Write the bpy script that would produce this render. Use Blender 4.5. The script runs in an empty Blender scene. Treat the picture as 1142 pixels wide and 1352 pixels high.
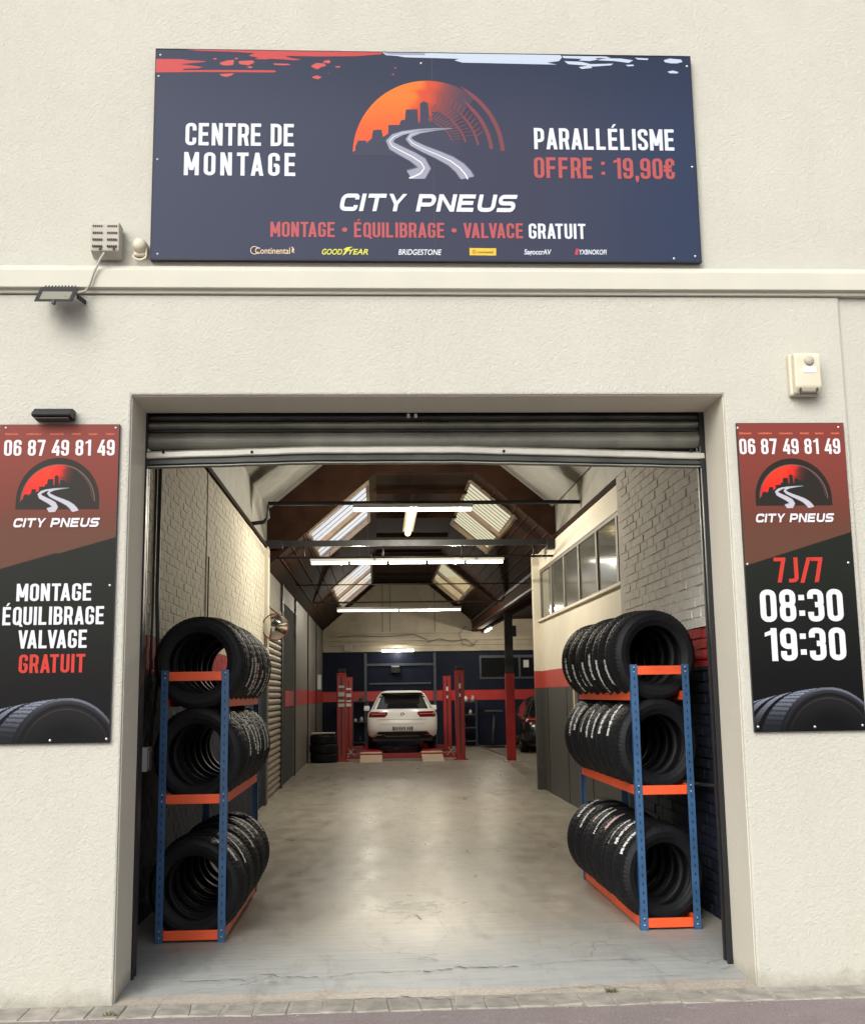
import bpy, bmesh, math, random
from math import sin, cos, pi, radians
from mathutils import Vector, Matrix
random.seed(7)
S = bpy.context.scene
COL = S.collection

# ------------------------------------------------------------------ camera
YAW, PITCH, ROLL = 0.0508, 0.1619, -0.0143
CAM = Vector((0.0, -6.25, 1.55)); FPX = 1474.1
fw = Vector((sin(YAW)*cos(PITCH), cos(YAW)*cos(PITCH), sin(PITCH)))
r0 = Vector((cos(YAW), -sin(YAW), 0)); u0 = r0.cross(fw)
rt = r0*cos(ROLL) + u0*sin(ROLL); up = u0*cos(ROLL) - r0*sin(ROLL)
cd = bpy.data.cameras.new('camera'); cam = bpy.data.objects.new('camera', cd); COL.objects.link(cam)
cd.sensor_fit = 'HORIZONTAL'; cd.sensor_width = 36; cd.lens = FPX*36/1142
cd.clip_start = 0.05; cd.clip_end = 2000
m = Matrix((rt, up, -fw)).transposed().to_4x4(); m.translation = CAM
cam.matrix_world = m; S.camera = cam

# ------------------------------------------------------------------ world and sun (overcast day)
SUN_EL, SUN_AZ = radians(35), radians(206)
w = bpy.data.worlds.new('World'); S.world = w; w.use_nodes = True
nt = w.node_tree; nt.nodes.clear()
sky = nt.nodes.new('ShaderNodeTexSky'); sky.sky_type = 'NISHITA'; sky.sun_disc = False
sky.sun_elevation = SUN_EL; sky.sun_rotation = SUN_AZ; sky.air_density = 1.0; sky.dust_density = 4.0
hs = nt.nodes.new('ShaderNodeHueSaturation'); hs.inputs['Saturation'].default_value = 0.30
bg = nt.nodes.new('ShaderNodeBackground'); bg.inputs[1].default_value = 0.15
wo = nt.nodes.new('ShaderNodeOutputWorld')
nt.links.new(sky.outputs[0], hs.inputs['Color']); nt.links.new(hs.outputs[0], bg.inputs[0]); nt.links.new(bg.outputs[0], wo.inputs[0])
sl = bpy.data.lights.new('sun', 'SUN'); sun = bpy.data.objects.new('sun', sl); COL.objects.link(sun)
sl.energy = 1.45; sl.angle = radians(40); sl.color = (1.0, 0.95, 0.86)
sdir = Vector((sin(SUN_AZ)*cos(SUN_EL), cos(SUN_AZ)*cos(SUN_EL), sin(SUN_EL)))
sun.rotation_euler = (sdir).to_track_quat('Z', 'Y').to_euler()
S.view_settings.view_transform = 'Standard'; S.view_settings.look = 'None'
S.view_settings.exposure = 0.40; S.view_settings.gamma = 1; S.view_settings.use_curve_mapping = False
S.render.engine = 'CYCLES'
S.cycles.use_denoising = True; S.cycles.max_bounces = 8; S.cycles.diffuse_bounces = 5
S.cycles.sample_clamp_indirect = 4; S.cycles.caustics_reflective = False; S.cycles.caustics_refractive = False

def at(x, y, **k):
    """Point of the place seen at photograph pixel x, y on the plane X=, Y= or Z=."""
    d = rt*((x-571)/FPX) + up*((676-y)/FPX) + fw
    a, v = list(k.items())[0]; i = 'XYZ'.index(a)
    return CAM + d*((v-CAM[i])/d[i])
FACE = 0.0
def fx(x, y): p = at(x, y, Y=-0.03); return p.x, p.z

# ------------------------------------------------------------------ materials
def srgb(r, g, b):
    f = lambda c: c/12.92 if c <= .04045 else ((c+.055)/1.055)**2.4
    return (f(r/255), f(g/255), f(b/255))
class NT:
    def __init__(s, name):
        s.m = bpy.data.materials.new(name); s.m.use_nodes = True
        s.t = s.m.node_tree; s.b = s.t.nodes['Principled BSDF']
    def n(s, typ, **k):
        o = s.t.nodes.new('ShaderNode'+typ)
        for a, v in k.items():
            if isinstance(a, str) and hasattr(o, a): setattr(o, a, v)
        return o
    def l(s, a, b): s.t.links.new(a, b)
    def coord(s, scale=(1, 1, 1), obj=False):
        mp = s.n('Mapping'); mp.inputs['Scale'].default_value = scale
        if obj: tc = s.n('TexCoord'); s.l(tc.outputs['Object'], mp.inputs['Vector'])
        else: g = s.n('NewGeometry'); s.l(g.outputs['Position'], mp.inputs['Vector'])
        return mp.outputs[0]
    def noise(s, sc, det=4, rough=.55, co=None, dist=0):
        o = s.n('TexNoise'); o.inputs['Scale'].default_value = sc; o.inputs['Detail'].default_value = det
        o.inputs['Roughness'].default_value = rough; o.inputs['Distortion'].default_value = dist
        s.l(co if co else s.coord(), o.inputs['Vector']); return o.outputs['Fac']
    def ramp(s, f, stops, interp='LINEAR'):
        o = s.n('ValToRGB'); e = o.color_ramp.elements; o.color_ramp.interpolation = interp
        while len(e) < len(stops): e.new(.5)
        for i, (p, c) in enumerate(stops):
            e[i].position = p; e[i].color = (*c, 1) if len(c) == 3 else c
        s.l(f, o.inputs[0]); return o.outputs[0]
    def mix(s, f, a, b, mode='MIX'):
        o = s.n('Mix'); o.data_type = 'RGBA'; o.blend_type = mode
        for k, v in ((0, f), (6, a), (7, b)):
            if hasattr(v, 'links'): s.l(v, o.inputs[k])
            else: o.inputs[k].default_value = v if k == 0 else (*v, 1)
        return o.outputs[2]
    def math(s, op, a, b=0.0, c=None):
        o = s.n('Math'); o.operation = op
        for k, v in enumerate((a, b) if c is None else (a, b, c)):
            if hasattr(v, 'links'): s.l(v, o.inputs[k])
            else: o.inputs[k].default_value = v
        return o.outputs[0]
    def bump(s, h, strength=.5, dist=.01):
        o = s.n('Bump'); o.inputs['Strength'].default_value = strength; o.inputs['Distance'].default_value = dist
        s.l(h, o.inputs['Height']); s.l(o.outputs[0], s.b.inputs['Normal'])
    def set(s, col=None, rough=None, metal=None, spec=None):
        for k, v in (('Base Color', col), ('Roughness', rough), ('Metallic', metal), ('Specular IOR Level', spec)):
            if v is None: continue
            if hasattr(v, 'links'): s.l(v, s.b.inputs[k])
            else: s.b.inputs[k].default_value = (*v, 1) if k == 'Base Color' else v
        return s
def flat(name, c, rough=.5, metal=0, var=.12, sc=9, bump=0, spec=.5, dirt=None):
    t = NT(name); f = t.noise(sc, 5)
    lo = tuple(x*(1-var) for x in c); hi = tuple(min(1, x*(1+var)) for x in c)
    col = t.ramp(f, [(.3, lo), (.7, hi)])
    if dirt:
        g = t.ramp(t.noise(2.3, 6, .65), [(.52, (0, 0, 0)), (.75, (1, 1, 1))])
        col = t.mix(t.math('MULTIPLY', g, .5), col, dirt)
    t.set(col, t.math('MULTIPLY_ADD', f, .2, rough-.1), metal, spec)
    if bump: t.bump(t.noise(sc*8, 4), bump, .004)
    return t.m

def m_stucco(name, base, amp=.52):
    t = NT(name)
    big = t.noise(1.1, 5, .6); streak = t.noise(1.0, 5, .6, t.coord((2.2, 2.2, .35)))
    c = t.ramp(big, [(.3, tuple(x*.95 for x in base)), (.7, tuple(min(1, x*1.03) for x in base))])
    c = t.mix(t.math('MULTIPLY', t.ramp(streak, [(.5, (0, 0, 0)), (.8, (1, 1, 1))]), .34), c, (base[0]*.84, base[1]*.83, base[2]*.76))
    # splash dirt close to the ground
    sp = t.n('SeparateXYZ'); g = t.n('NewGeometry'); t.l(g.outputs['Position'], sp.inputs[0])
    zz = t.math('MULTIPLY_ADD', t.noise(9, 5, .7), .20, t.math('MULTIPLY', sp.outputs['Z'], -1.0))
    low = t.ramp(zz, [(0.04, (0, 0, 0)), (.14, (1, 1, 1))])
    c = t.mix(t.math('MULTIPLY', low, .65), c, (.27, .25, .21))
    v1 = t.n('TexVoronoi'); v1.feature = 'SMOOTH_F1'; v1.inputs['Scale'].default_value = 60
    wv = t.n('VectorMath'); wv.operation = 'ADD'
    nz = t.n('TexNoise'); nz.inputs['Scale'].default_value = 24; nz.inputs['Detail'].default_value = 3
    co = t.coord(); t.l(co, nz.inputs['Vector'])
    sc = t.n('VectorMath'); sc.operation = 'SCALE'; sc.inputs[3].default_value = .06
    t.l(nz.outputs['Color'], sc.inputs[0]); t.l(co, wv.inputs[0]); t.l(sc.outputs[0], wv.inputs[1]); t.l(wv.outputs[0], v1.inputs['Vector'])
    r = t.noise(60, 4, .6, wv.outputs[0], 1.0)
    h = t.math('ADD', t.math('MULTIPLY', v1.outputs['Distance'], .5), t.math('MULTIPLY', r, .9))
    c = t.mix(t.math('MULTIPLY', t.ramp(h, [(.35, (1, 1, 1)), (.62, (0, 0, 0))]), .16), c, tuple(x*.8 for x in base))
    t.bump(h, amp, .012); t.set(c, .9, 0, .25); return t.m

def m_print():
    t = NT('printed_panel'); a = t.n('Attribute'); a.attribute_name = 'Col'
    t.set(t.mix(1.0, a.outputs['Color'], (.53, .57, .60), 'MULTIPLY'), .42, 0, .12); t.bump(t.noise(1.6, 2), .3, .012); return t.m
def m_print_matt():
    t = NT('printed_lettering'); a = t.n('Attribute'); a.attribute_name = 'Col'
    t.set(t.mix(1.0, a.outputs['Color'], (.74, .76, .77), 'MULTIPLY'), .45, 0, .16); return t.m

def m_brick(name, cream, stripe=(1.72, 2.0)):
    t = NT(name)
    sp = t.n('SeparateXYZ'); g = t.n('NewGeometry'); t.l(g.outputs['Position'], sp.inputs[0])
    z = t.math('MULTIPLY_ADD', t.noise(14, 4, .7), .03, t.math('SUBTRACT', sp.outputs['Z'], .015))
    up_ = t.math('GREATER_THAN', z, stripe[1]); lo_ = t.math('LESS_THAN', z, stripe[0])
    n = t.noise(5, 6, .65); fine = t.noise(60, 4, .6)
    cr = t.ramp(n, [(.3, tuple(x*.86 for x in cream)), (.65, cream)])
    chip = t.math('GREATER_THAN', t.noise(26, 5, .7), .655)
    cr = t.mix(t.math('MULTIPLY', chip, .8), cr, (.13, .115, .09))
    rd = t.ramp(n, [(.3, (.30, .012, .014)), (.7, (.42, .02, .022))])
    rd = t.mix(t.math('MULTIPLY', t.math('GREATER_THAN', t.noise(40, 4, .7), .66), .7), rd, (.42, .3, .27))
    nv = t.ramp(n, [(.3, (.010, .013, .024)), (.7, (.020, .027, .044))])
    nv = t.mix(t.math('MULTIPLY', t.math('GREATER_THAN', t.noise(33, 5, .75), .665), .6), nv, (.22, .21, .2))
    c = t.mix(up_, rd, cr); c = t.mix(lo_, c, nv)
    t.set(c, .75, 0, .12); t.bump(fine, .6, .006); return t.m

def m_floor():
    t = NT('garage_concrete')
    sp = t.n('SeparateXYZ'); g = t.n('NewGeometry'); t.l(g.outputs['Position'], sp.inputs[0])
    n1 = t.noise(.9, 8, .62, t.coord((1.6, .8, 1)), .15); n2 = t.noise(5, 8, .7, t.coord((1, .45, 1)), .2); n3 = t.noise(40, 5, .7)
    c = t.ramp(n1, [(.25, (.18, .165, .138)), (.5, (.30, .28, .24)), (.75, (.40, .378, .335))])
    c = t.mix(.42, c, t.ramp(n2, [(.3, (.19, .172, .142)), (.7, (.42, .39, .34))]))
    stain = t.ramp(t.noise(1.7, 6, .7, t.coord((1, .6, 1)), .3), [(.52, (0, 0, 0)), (.85, (1, 1, 1))])
    c = t.mix(t.math('MULTIPLY', stain, .55), c, (.13, .115, .095))
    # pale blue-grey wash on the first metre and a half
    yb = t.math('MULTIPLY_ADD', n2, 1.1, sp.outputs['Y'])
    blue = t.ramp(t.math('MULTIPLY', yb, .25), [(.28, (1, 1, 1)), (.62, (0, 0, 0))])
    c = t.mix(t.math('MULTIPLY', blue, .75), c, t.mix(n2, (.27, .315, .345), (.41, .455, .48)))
    # worn beige lip by the setts
    yl = t.math('MULTIPLY_ADD', t.noise(7, 6, .7), .22, sp.outputs['Y'])
    lip = t.math('LESS_THAN', yl, .235)
    c = t.mix(t.math('MULTIPLY', lip, .8), c, t.ramp(n3, [(.3, (.30, .26, .21)), (.7, (.52, .47, .40))]))
    # hairline cracks
    v = t.n('TexVoronoi'); v.feature = 'DISTANCE_TO_EDGE'; v.inputs['Scale'].default_value = .55
    nz = t.n('TexNoise'); nz.inputs['Scale'].default_value = 2.2; nz.inputs['Detail'].default_value = 7
    co = t.coord(); t.l(co, nz.inputs['Vector']); ad = t.n('VectorMath'); ad.operation = 'ADD'
    t.l(co, ad.inputs[0]); sc = t.n('VectorMath'); sc.operation = 'SCALE'; sc.inputs[3].default_value = .55
    t.l(nz.outputs['Color'], sc.inputs[0]); t.l(sc.outputs[0], ad.inputs[1]); t.l(ad.outputs[0], v.inputs['Vector'])
    ck = t.math('MULTIPLY', t.math('LESS_THAN', v.outputs['Distance'], .0028), t.math('GREATER_THAN', t.noise(.8, 3), .50))
    c = t.mix(t.math('MULTIPLY', ck, .45), c, (.12, .11, .10))
    w1 = t.noise(3.2, 7, .75, t.coord((.35, 2.6, 1)), .1)
    c = t.mix(t.math('MULTIPLY', t.ramp(w1, [(.50, (0,)*3), (.66, (1,)*3)]), .30), c, (.44, .42, .38))
    w2 = t.noise(2.1, 7, .7, t.coord((1.7, .5, 1)), .2)
    c = t.mix(t.math('MULTIPLY', t.ramp(w2, [(.54, (0,)*3), (.68, (1,)*3)]), .42), c, (.12, .108, .09))
    w3 = t.noise(9, 6, .7, t.coord((.22, 2.4, 1)), .1)
    c = t.mix(t.math('MULTIPLY', t.ramp(w3, [(.50, (0,)*3), (.72, (1,)*3)]), .40), c, (.13, .12, .105))
    c = t.mix(t.math('MULTIPLY', t.ramp(w3, [(.30, (1,)*3), (.45, (0,)*3)]), .30), c, (.46, .44, .40))
    gx = t.n('VectorMath'); gx.operation = 'DISTANCE'; t.l(g.outputs['Position'], gx.inputs[0]); gx.inputs[1].default_value = (.22, 2.35, 0)
    blot = t.math('GREATER_THAN', t.math('SUBTRACT', t.noise(11, 6, .75), t.math('MULTIPLY', gx.outputs['Value'], .55)), .40)
    c = t.mix(t.math('MULTIPLY', blot, .75), c, (.07, .066, .06))
    c = t.mix(1.0, c, (1.0, .975, .94), 'MULTIPLY')
    speck = t.math('GREATER_THAN', t.noise(55, 3, .6), .73)
    c = t.mix(t.math('MULTIPLY', speck, .6), c, (.09, .085, .08))
    rr = t.ramp(t.math('MULTIPLY_ADD', n2, .5, t.math('MULTIPLY', w2, .5)), [(.35, (.24,)*3), (.62, (.46,)*3)])
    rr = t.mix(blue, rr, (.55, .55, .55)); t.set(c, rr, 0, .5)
    t.bump(t.math('ADD', t.math('MULTIPLY', n2, .6), t.math('MULTIPLY', n3, .12)), .14, .01); return t.m

def m_asphalt():
    t = NT('pink_grey_asphalt'); n1 = t.noise(2.5, 6, .6); n3 = t.noise(160, 3, .7)
    c = t.ramp(n1, [(.3, (.19, .155, .155)), (.7, (.27, .225, .225))])
    c = t.mix(.45, c, t.ramp(n3, [(.35, (.08, .065, .065)), (.65, (.42, .37, .37))]))
    c = t.mix(t.math('MULTIPLY', t.ramp(t.noise(7, 5, .7), [(.6, (0,)*3), (.72, (1,)*3)]), .45), c, (.40, .37, .35))
    t.set(c, .9, 0, .3); t.bump(n3, .6, .006); return t.m

def emit(name, c, s):
    t = NT(name); t.set((.8, .8, .8), .4); t.b.inputs['Emission Color'].default_value = (*c, 1); t.b.inputs['Emission Strength'].default_value = s; return t.m
def m_glaze(name, c, tr=.5):
    t = NT(name); t.t.nodes.remove(t.b)
    a = t.n('BsdfTranslucent'); a.inputs[0].default_value = (*c, 1)
    b = t.n('BsdfTransparent'); b.inputs[0].default_value = (*c, 1)
    x = t.n('MixShader'); x.inputs[0].default_value = tr
    t.l(a.outputs[0], x.inputs[1]); t.l(b.outputs[0], x.inputs[2]); t.l(x.outputs[0], t.t.nodes['Material Output'].inputs[0]); return t.m

M = {}
M['stucco'] = m_stucco('cream_roughcast_render', (.492, .488, .434))
M['reveal'] = m_stucco('cream_reveal_render', (.64, .61, .52), .22)
M['band'] = flat('cream_smooth_band', (.53, .525, .455), .8, var=.04, sc=3, bump=.15, spec=.25)
M['print'] = m_print(); M['ink'] = m_print_matt()
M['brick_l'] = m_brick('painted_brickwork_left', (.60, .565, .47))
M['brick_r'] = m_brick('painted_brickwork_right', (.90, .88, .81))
M['floor'] = m_floor(); M['asphalt'] = m_asphalt()
M['sett'] = flat('grey_stone_sett', (.30, .28, .245), .9, var=.3, sc=10, bump=.8, dirt=(.17, .16, .14))
M['grout'] = flat('sandy_joint', (.34, .31, .27), .95, var=.25, sc=30, bump=.6)
M['weed'] = flat('weed_green', (.15, .15, .085), .8)
M['crack'] = flat('crack_dark', (.10, .095, .085), .95)
M['shutter'] = flat('galvanised_shutter', (.27, .28, .24), .45, .35, var=.25, sc=3, bump=.1, dirt=(.07, .07, .06))
M['shutter_bar'] = flat('worn_aluminium_bar', (.56, .56, .50), .45, .3, var=.15, sc=5, bump=.1, dirt=(.25, .23, .19))
M['shutter_dark'] = flat('dark_shutter_steel', (.07, .075, .07), .5, .5, var=.3, sc=4)
M['black'] = flat('black_steel', (.014, .014, .016), .45, .3)
M['void'] = flat('painted_dark', (.006, .006, .007), .9)  # near-black colour carries the darkness of the side opening; also on the shutter header
M['wood'] = flat('dark_brown_roof_boards', (.020, .009, .005), .85, var=.4, sc=3, spec=.08)
M['wood_red'] = flat('red_brown_eaves_board', (.05, .016, .008), .8, var=.3, sc=4, spec=.1)
M['frame'] = flat('skylight_frame_wood', (.16, .11, .075), .6, var=.2)
M['sheet'] = flat('grey_corrugated_sheet', (.17, .165, .145), .6, var=.2, sc=2, dirt=(.08, .075, .065))
M['cream'] = flat('cream_interior_plaster', (.60, .555, .455), .75, var=.06, sc=2, bump=.1)
M['cream_dull'] = flat('aged_cream_plaster', (.43, .375, .285), .8, var=.12, sc=1.2, bump=.15, dirt=(.25, .21, .15))
M['greydado'] = flat('charcoal_dado_paint', (.045, .044, .042), .55, var=.15, sc=3)
M['greywall'] = flat('taupe_grey_wall', (.13, .118, .098), .6, var=.18, sc=1.5, dirt=(.07, .062, .05))
M['navy'] = flat('navy_blue_paint', (.008, .011, .024), .6, var=.25, sc=2, spec=.12)
M['navy_trim'] = flat('navy_frame_trim', (.03, .038, .055), .4, var=.2)
M['red'] = flat('red_paint', (.40, .018, .016), .42, var=.15, sc=3)
M['brickred'] = flat('faded_red_stripe', (.38, .045, .035), .6, var=.1, sc=3)
M['liftred'] = flat('lift_red_enamel', (.33, .012, .012), .35, var=.15, sc=4)
M['slat'] = flat('beige_door_slats', (.20, .17, .125), .5, .2, var=.15)
M['rubber'] = None
M['blue'] = flat('rack_blue_enamel', (.022, .080, .185), .5, var=.18, sc=8, dirt=(.012, .04, .10))
M['orange'] = flat('rack_orange_enamel', (.72, .085, .018), .5, var=.12, sc=6, dirt=(.45, .05, .012))
M['orange_side'] = M['orange']
M['steel'] = flat('zinc_bolt', (.55, .55, .55), .35, .9)
M['label'] = flat('tyre_label_white', (.62, .63, .63), .7, var=.15, sc=60)
M['label_blue'] = flat('tyre_label_blue', (.10, .38, .60), .6)
M['label_pink'] = flat('tyre_label_pink', (.62, .40, .38), .6)
M['white'] = flat('white_plastic', (.62, .63, .62), .5, var=.06)
M['offwhite'] = flat('yellowed_plastic', (.58, .54, .42), .5, var=.08, sc=6, dirt=(.5, .42, .3))
M['greyplastic'] = flat('weathered_grey_plastic', (.40, .385, .33), .6, var=.1, sc=7, dirt=(.22, .2, .15))
M['slot'] = flat('dark_slot', (.06, .055, .05), .8)
M['flood_glass'] = flat('floodlight_glass', (.20, .20, .165), .3, var=.05, spec=.3)
M['flood_body'] = flat('dark_grey_casting', (.012, .013, .018), .55, .1)
M['cable'] = flat('grey_cable', (.40, .39, .34), .6)
M['cable_dark'] = flat('dark_conduit', (.045, .045, .05), .5)
M['rim'] = flat('dark_red_rim', (.16, .03, .02), .5)
M['mirror'] = NT('convex_mirror').set((.75, .73, .68), .04, 1).m
M['carpaint'] = NT('white_car_paint').set((.82, .82, .81), .22, 0, .5).m; 
M['glass'] = NT('dark_car_glass').set((.012, .013, .014), .05, 0, .8).m
M['taillight'] = NT('tail_lamp_red').set((.14, .006, .008), .15, 0, .6).m
M['tail_lit'] = NT('tail_lamp_pale').set((.55, .16, .14), .2, 0, .6).m
M['chrome'] = NT('chrome').set((.6, .6, .6), .15, 1).m
M['tube'] = emit('lit_fluorescent_tube', (1.0, .93, .76), 5.0)
M['tube_yellow'] = emit('lit_yellow_tube', (1.0, .78, .30), 2.2)
M['glaze_w'] = m_glaze('white_rooflight_glazing', (1, 1, 1), .85)
M['glaze_y'] = m_glaze('yellowed_rooflight_glazing', (1, .92, .62), .85)
M['winglass'] = NT('partition_glass').set((.10, .10, .085), .10, 0, .7).m
M['rampwood'] = flat('pale_ramp_panel', (.52, .42, .31), .5, var=.1)
def m_rubber():
    t = NT('tyre_rubber'); g = t.noise(30, 4)
    c = t.ramp(g, [(.3, (.0055, .006, .0075)), (.7, (.010, .0105, .013))])
    t.set(c, .58, 0, .2); t.bump(t.noise(120, 3), .15, .002); return t.m
M['rubber'] = m_rubber()

# ------------------------------------------------------------------ mesh helpers
class MB:
    def __init__(s): s.v = []; s.f = []; s.sm = []; s.c = None
    def add(s, vs, fs, smooth=False):
        o = len(s.v); s.v += [tuple(v) for v in vs]; s.f += [tuple(i+o for i in f) for f in fs]; s.sm += [smooth]*len(fs); return s
    def box(s, x0, x1, y0, y1, z0, z1):
        v = [(x, y, z) for z in (z0, z1) for y in (y0, y1) for x in (x0, x1)]
        return s.add(v, [(0, 2, 3, 1), (4, 5, 7, 6), (0, 1, 5, 4), (2, 6, 7, 3), (0, 4, 6, 2), (1, 3, 7, 5)])
    def quad(s, a, b, c, d): return s.add([a, b, c, d], [(0, 1, 2, 3)])
    def bar(s, p, q, wx, wz=None, upv=(0, 0, 1)):
        p, q = Vector(p), Vector(q); d = (q-p).normalized(); wz = wz or wx
        a = d.cross(Vector(upv)); a = a.normalized() if a.length > 1e-4 else Vector((1, 0, 0)); b = a.cross(d).normalized()
        vs = [e + a*i*wx/2 + b*j*wz/2 for e in (p, q) for i, j in ((-1, -1), (1, -1), (1, 1), (-1, 1))]
        return s.add(vs, [(0, 1, 2, 3), (7, 6, 5, 4), (0, 4, 5, 1), (1, 5, 6, 2), (2, 6, 7, 3), (3, 7, 4, 0)])
    def tube(s, pts, r, n=8):
        pts = [Vector(p) for p in pts]; vs = []; fs = []
        for i, p in enumerate(pts):
            d = (pts[min(i+1, len(pts)-1)] - pts[max(i-1, 0)]).normalized()
            a = d.cross(Vector((.13, .3, 1))).normalized(); b = a.cross(d)
            vs += [p + (a*cos(2*pi*k/n) + b*sin(2*pi*k/n))*r for k in range(n)]
        for i in range(len(pts)-1):
            for k in range(n): fs.append((i*n+k, i*n+(k+1) % n, (i+1)*n+(k+1) % n, (i+1)*n+k))
        s.add(vs, fs, True); e = len(vs)-n; o = len(s.v)-len(vs)
        s.f += [tuple(o+k for k in range(n)), tuple(o+e+n-1-k for k in range(n))]; s.sm += [False]*2; return s
    def lathe(s, prof, c, axis='Z', n=32, closed=False):
        vs = []; c = Vector(c)
        for k in range(n):
            t = 2*pi*k/n
            for r, h in prof:
                if axis == 'Z': vs.append(c+Vector((r*cos(t), r*sin(t), h)))
                elif axis == 'Y': vs.append(c+Vector((r*cos(t), h, r*sin(t))))
                else: vs.append(c+Vector((h, r*cos(t), r*sin(t))))
        P = len(prof); fs = []
        for k in range(n):
            for i in range(P if closed else P-1):
                j = (i+1) % P; k2 = (k+1) % n; fs.append((k*P+i, k*P+j, k2*P+j, k2*P+i))
        return s.add(vs, fs, True)
    def prism(s, pts, a, b, plane='XZ'):
        """extrude a 2D outline (x,z) along Y from a to b, or (y,z) along X, or (x,y) along Z"""
        f = {'XZ': lambda p, h: (p[0], h, p[1]), 'YZ': lambda p, h: (h, p[0], p[1]), 'XY': lambda p, h: (p[0], p[1], h)}[plane]
        n = len(pts); vs = [f(p, a) for p in pts]+[f(p, b) for p in pts]
        fs = [tuple(range(n)), tuple(range(2*n-1, n-1, -1))]+[(i, n+i, n+(i+1) % n, (i+1) % n) for i in range(n)]
        return s.add(vs, fs)
    def build(s, name, mat, parent=None, bevel=0, cols=None, **props):
        me = bpy.data.meshes.new(name); loc = Vector((0, 0, 0))
        if parent is not None:
            q = parent
            while q is not None: loc += q.location; q = q.parent
        me.from_pydata([tuple(Vector(v)-loc) for v in s.v], [], s.f); me.materials.append(mat)
        me.polygons.foreach_set('use_smooth', s.sm)
        if cols is not None:
            a = me.color_attributes.new('Col', 'FLOAT_COLOR', 'POINT')
            a.data.foreach_set('color', [x for c in cols for x in (*c, 1)])
        bm = bmesh.new(); bm.from_mesh(me)
        if cols is None: bmesh.ops.recalc_face_normals(bm, faces=bm.faces)
        bm.to_mesh(me); bm.free(); me.update()
        o = bpy.data.objects.new(name, me); COL.objects.link(o)
        if parent is not None: o.parent = parent
        if bevel:
            md = o.modifiers.new('bevel', 'BEVEL'); md.width = bevel; md.segments = 2; md.limit_method = 'ANGLE'
        for k, v in props.items(): o[k] = v
        return o
def tag(o, label, cat, group=None):
    o['label'] = label; o['category'] = cat
    if group: o['group'] = group
    return o
def thing(name, label, cat, loc, group=None):
    o = bpy.data.objects.new(name, None); COL.objects.link(o); o.location = loc; o.empty_display_size = .1
    return tag(o, label, cat, group)
def sub(name, parent, loc):
    o = bpy.data.objects.new(name, None); COL.objects.link(o); o.parent = parent
    base = Vector((0, 0, 0)); q = parent
    while q is not None: base += q.location; q = q.parent
    o.location = Vector(loc)-base; return o
def copy_tree(o, parent=None):
    c = o.copy(); COL.objects.link(c); c.parent = parent
    for ch in o.children: copy_tree(ch, c)
    return c

# ================================================================== SETTING
LX, RX = -1.392, 2.035          # opening edges
ZT = 3.26                       # lintel
WL = -1.66                      # left passage wall
WR = 2.33                       # right brick wall
WP = 2.70                       # right partition wall
YEND = 10.6                     # end of the front bay
YB = 28.0                       # back wall

ground = MB()
ground.quad((-400, -400, -.05), (400, -400, -.05), (400, 400, -.05), (-400, 400, -.05))
ground.build('ground', M['asphalt'], kind='structure')
pav = MB(); pav.quad((-8, -4, -.036), (9, -4, -.036), (9, -.255, -.036), (-8, -.255, -.036))
pav.build('pavement', M['asphalt'], kind='structure')
gutter = MB(); gutter.quad((-8, -.262, -.0355), (9, -.262, -.0355), (9, .03, -.0345), (-8, .03, -.0345))
gut = gutter.build('sett_strip', M['grout'], kind='structure')
def sett_mesh(seed):
    rd = random.Random(seed); b = bmesh.new(); bmesh.ops.create_cube(b, size=1)
    for v in b.verts: v.co.x *= .158; v.co.y *= .225; v.co.z *= .05; v.co += Vector([rd.uniform(-.008, .008), rd.uniform(-.010, .010), rd.uniform(-.003, .003)])
    bmesh.ops.bevel(b, geom=b.edges[:], offset=.005, segments=1, affect='EDGES')
    me = bpy.data.meshes.new('paving_sett'); b.to_mesh(me); b.free(); me.materials.append(M['sett'])
    return me
sett_meshes = [sett_mesh(i) for i in range(7)]
x = -3.4; i = 0
while x < 4.2:
    o = bpy.data.objects.new('paving_sett', sett_meshes[(i*5+i//7) % 7]); COL.objects.link(o); o.parent = gut
    o.location = (x+random.uniform(-.004, .004), -.142+random.uniform(-.008, .008), -.0555+random.uniform(-.0015, .0025))
    o.rotation_euler = (random.uniform(-.012, .012), random.uniform(-.012, .012), random.uniform(-.04, .04)+(pi if i % 3 == 0 else 0))
    o.scale = (random.uniform(.94, 1.03), random.uniform(.9, 1.04), 1)
    x += .168; i += 1
# floor: ramps up by 3 cm behind the setts
fl = MB()
ys = [.0, .08, .18, .30, .5, 1, 2, 4, 8, 12, 16, 20, 24, 28.2]
zs = [-.034, -.026, -.018, -.010, 0]+[0]*9
for a in range(len(ys)-1):
    n = 34; xs = [-1.9+(9.4)*k/n for k in range(n+1)] if a else [-1.9+9.4*k/n for k in range(n+1)]
    for k in range(n): fl.quad((xs[k], ys[a], zs[a]), (xs[k+1], ys[a], zs[a]), (xs[k+1], ys[a+1], zs[a+1]), (xs[k], ys[a+1], zs[a+1]))
floor = fl.build('garage_floor', M['floor'], kind='structure')
bm = bmesh.new(); bm.from_mesh(floor.data); bmesh.ops.remove_doubles(bm, verts=bm.verts, dist=1e-4); bm.to_mesh(floor.data); bm.free()
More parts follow.
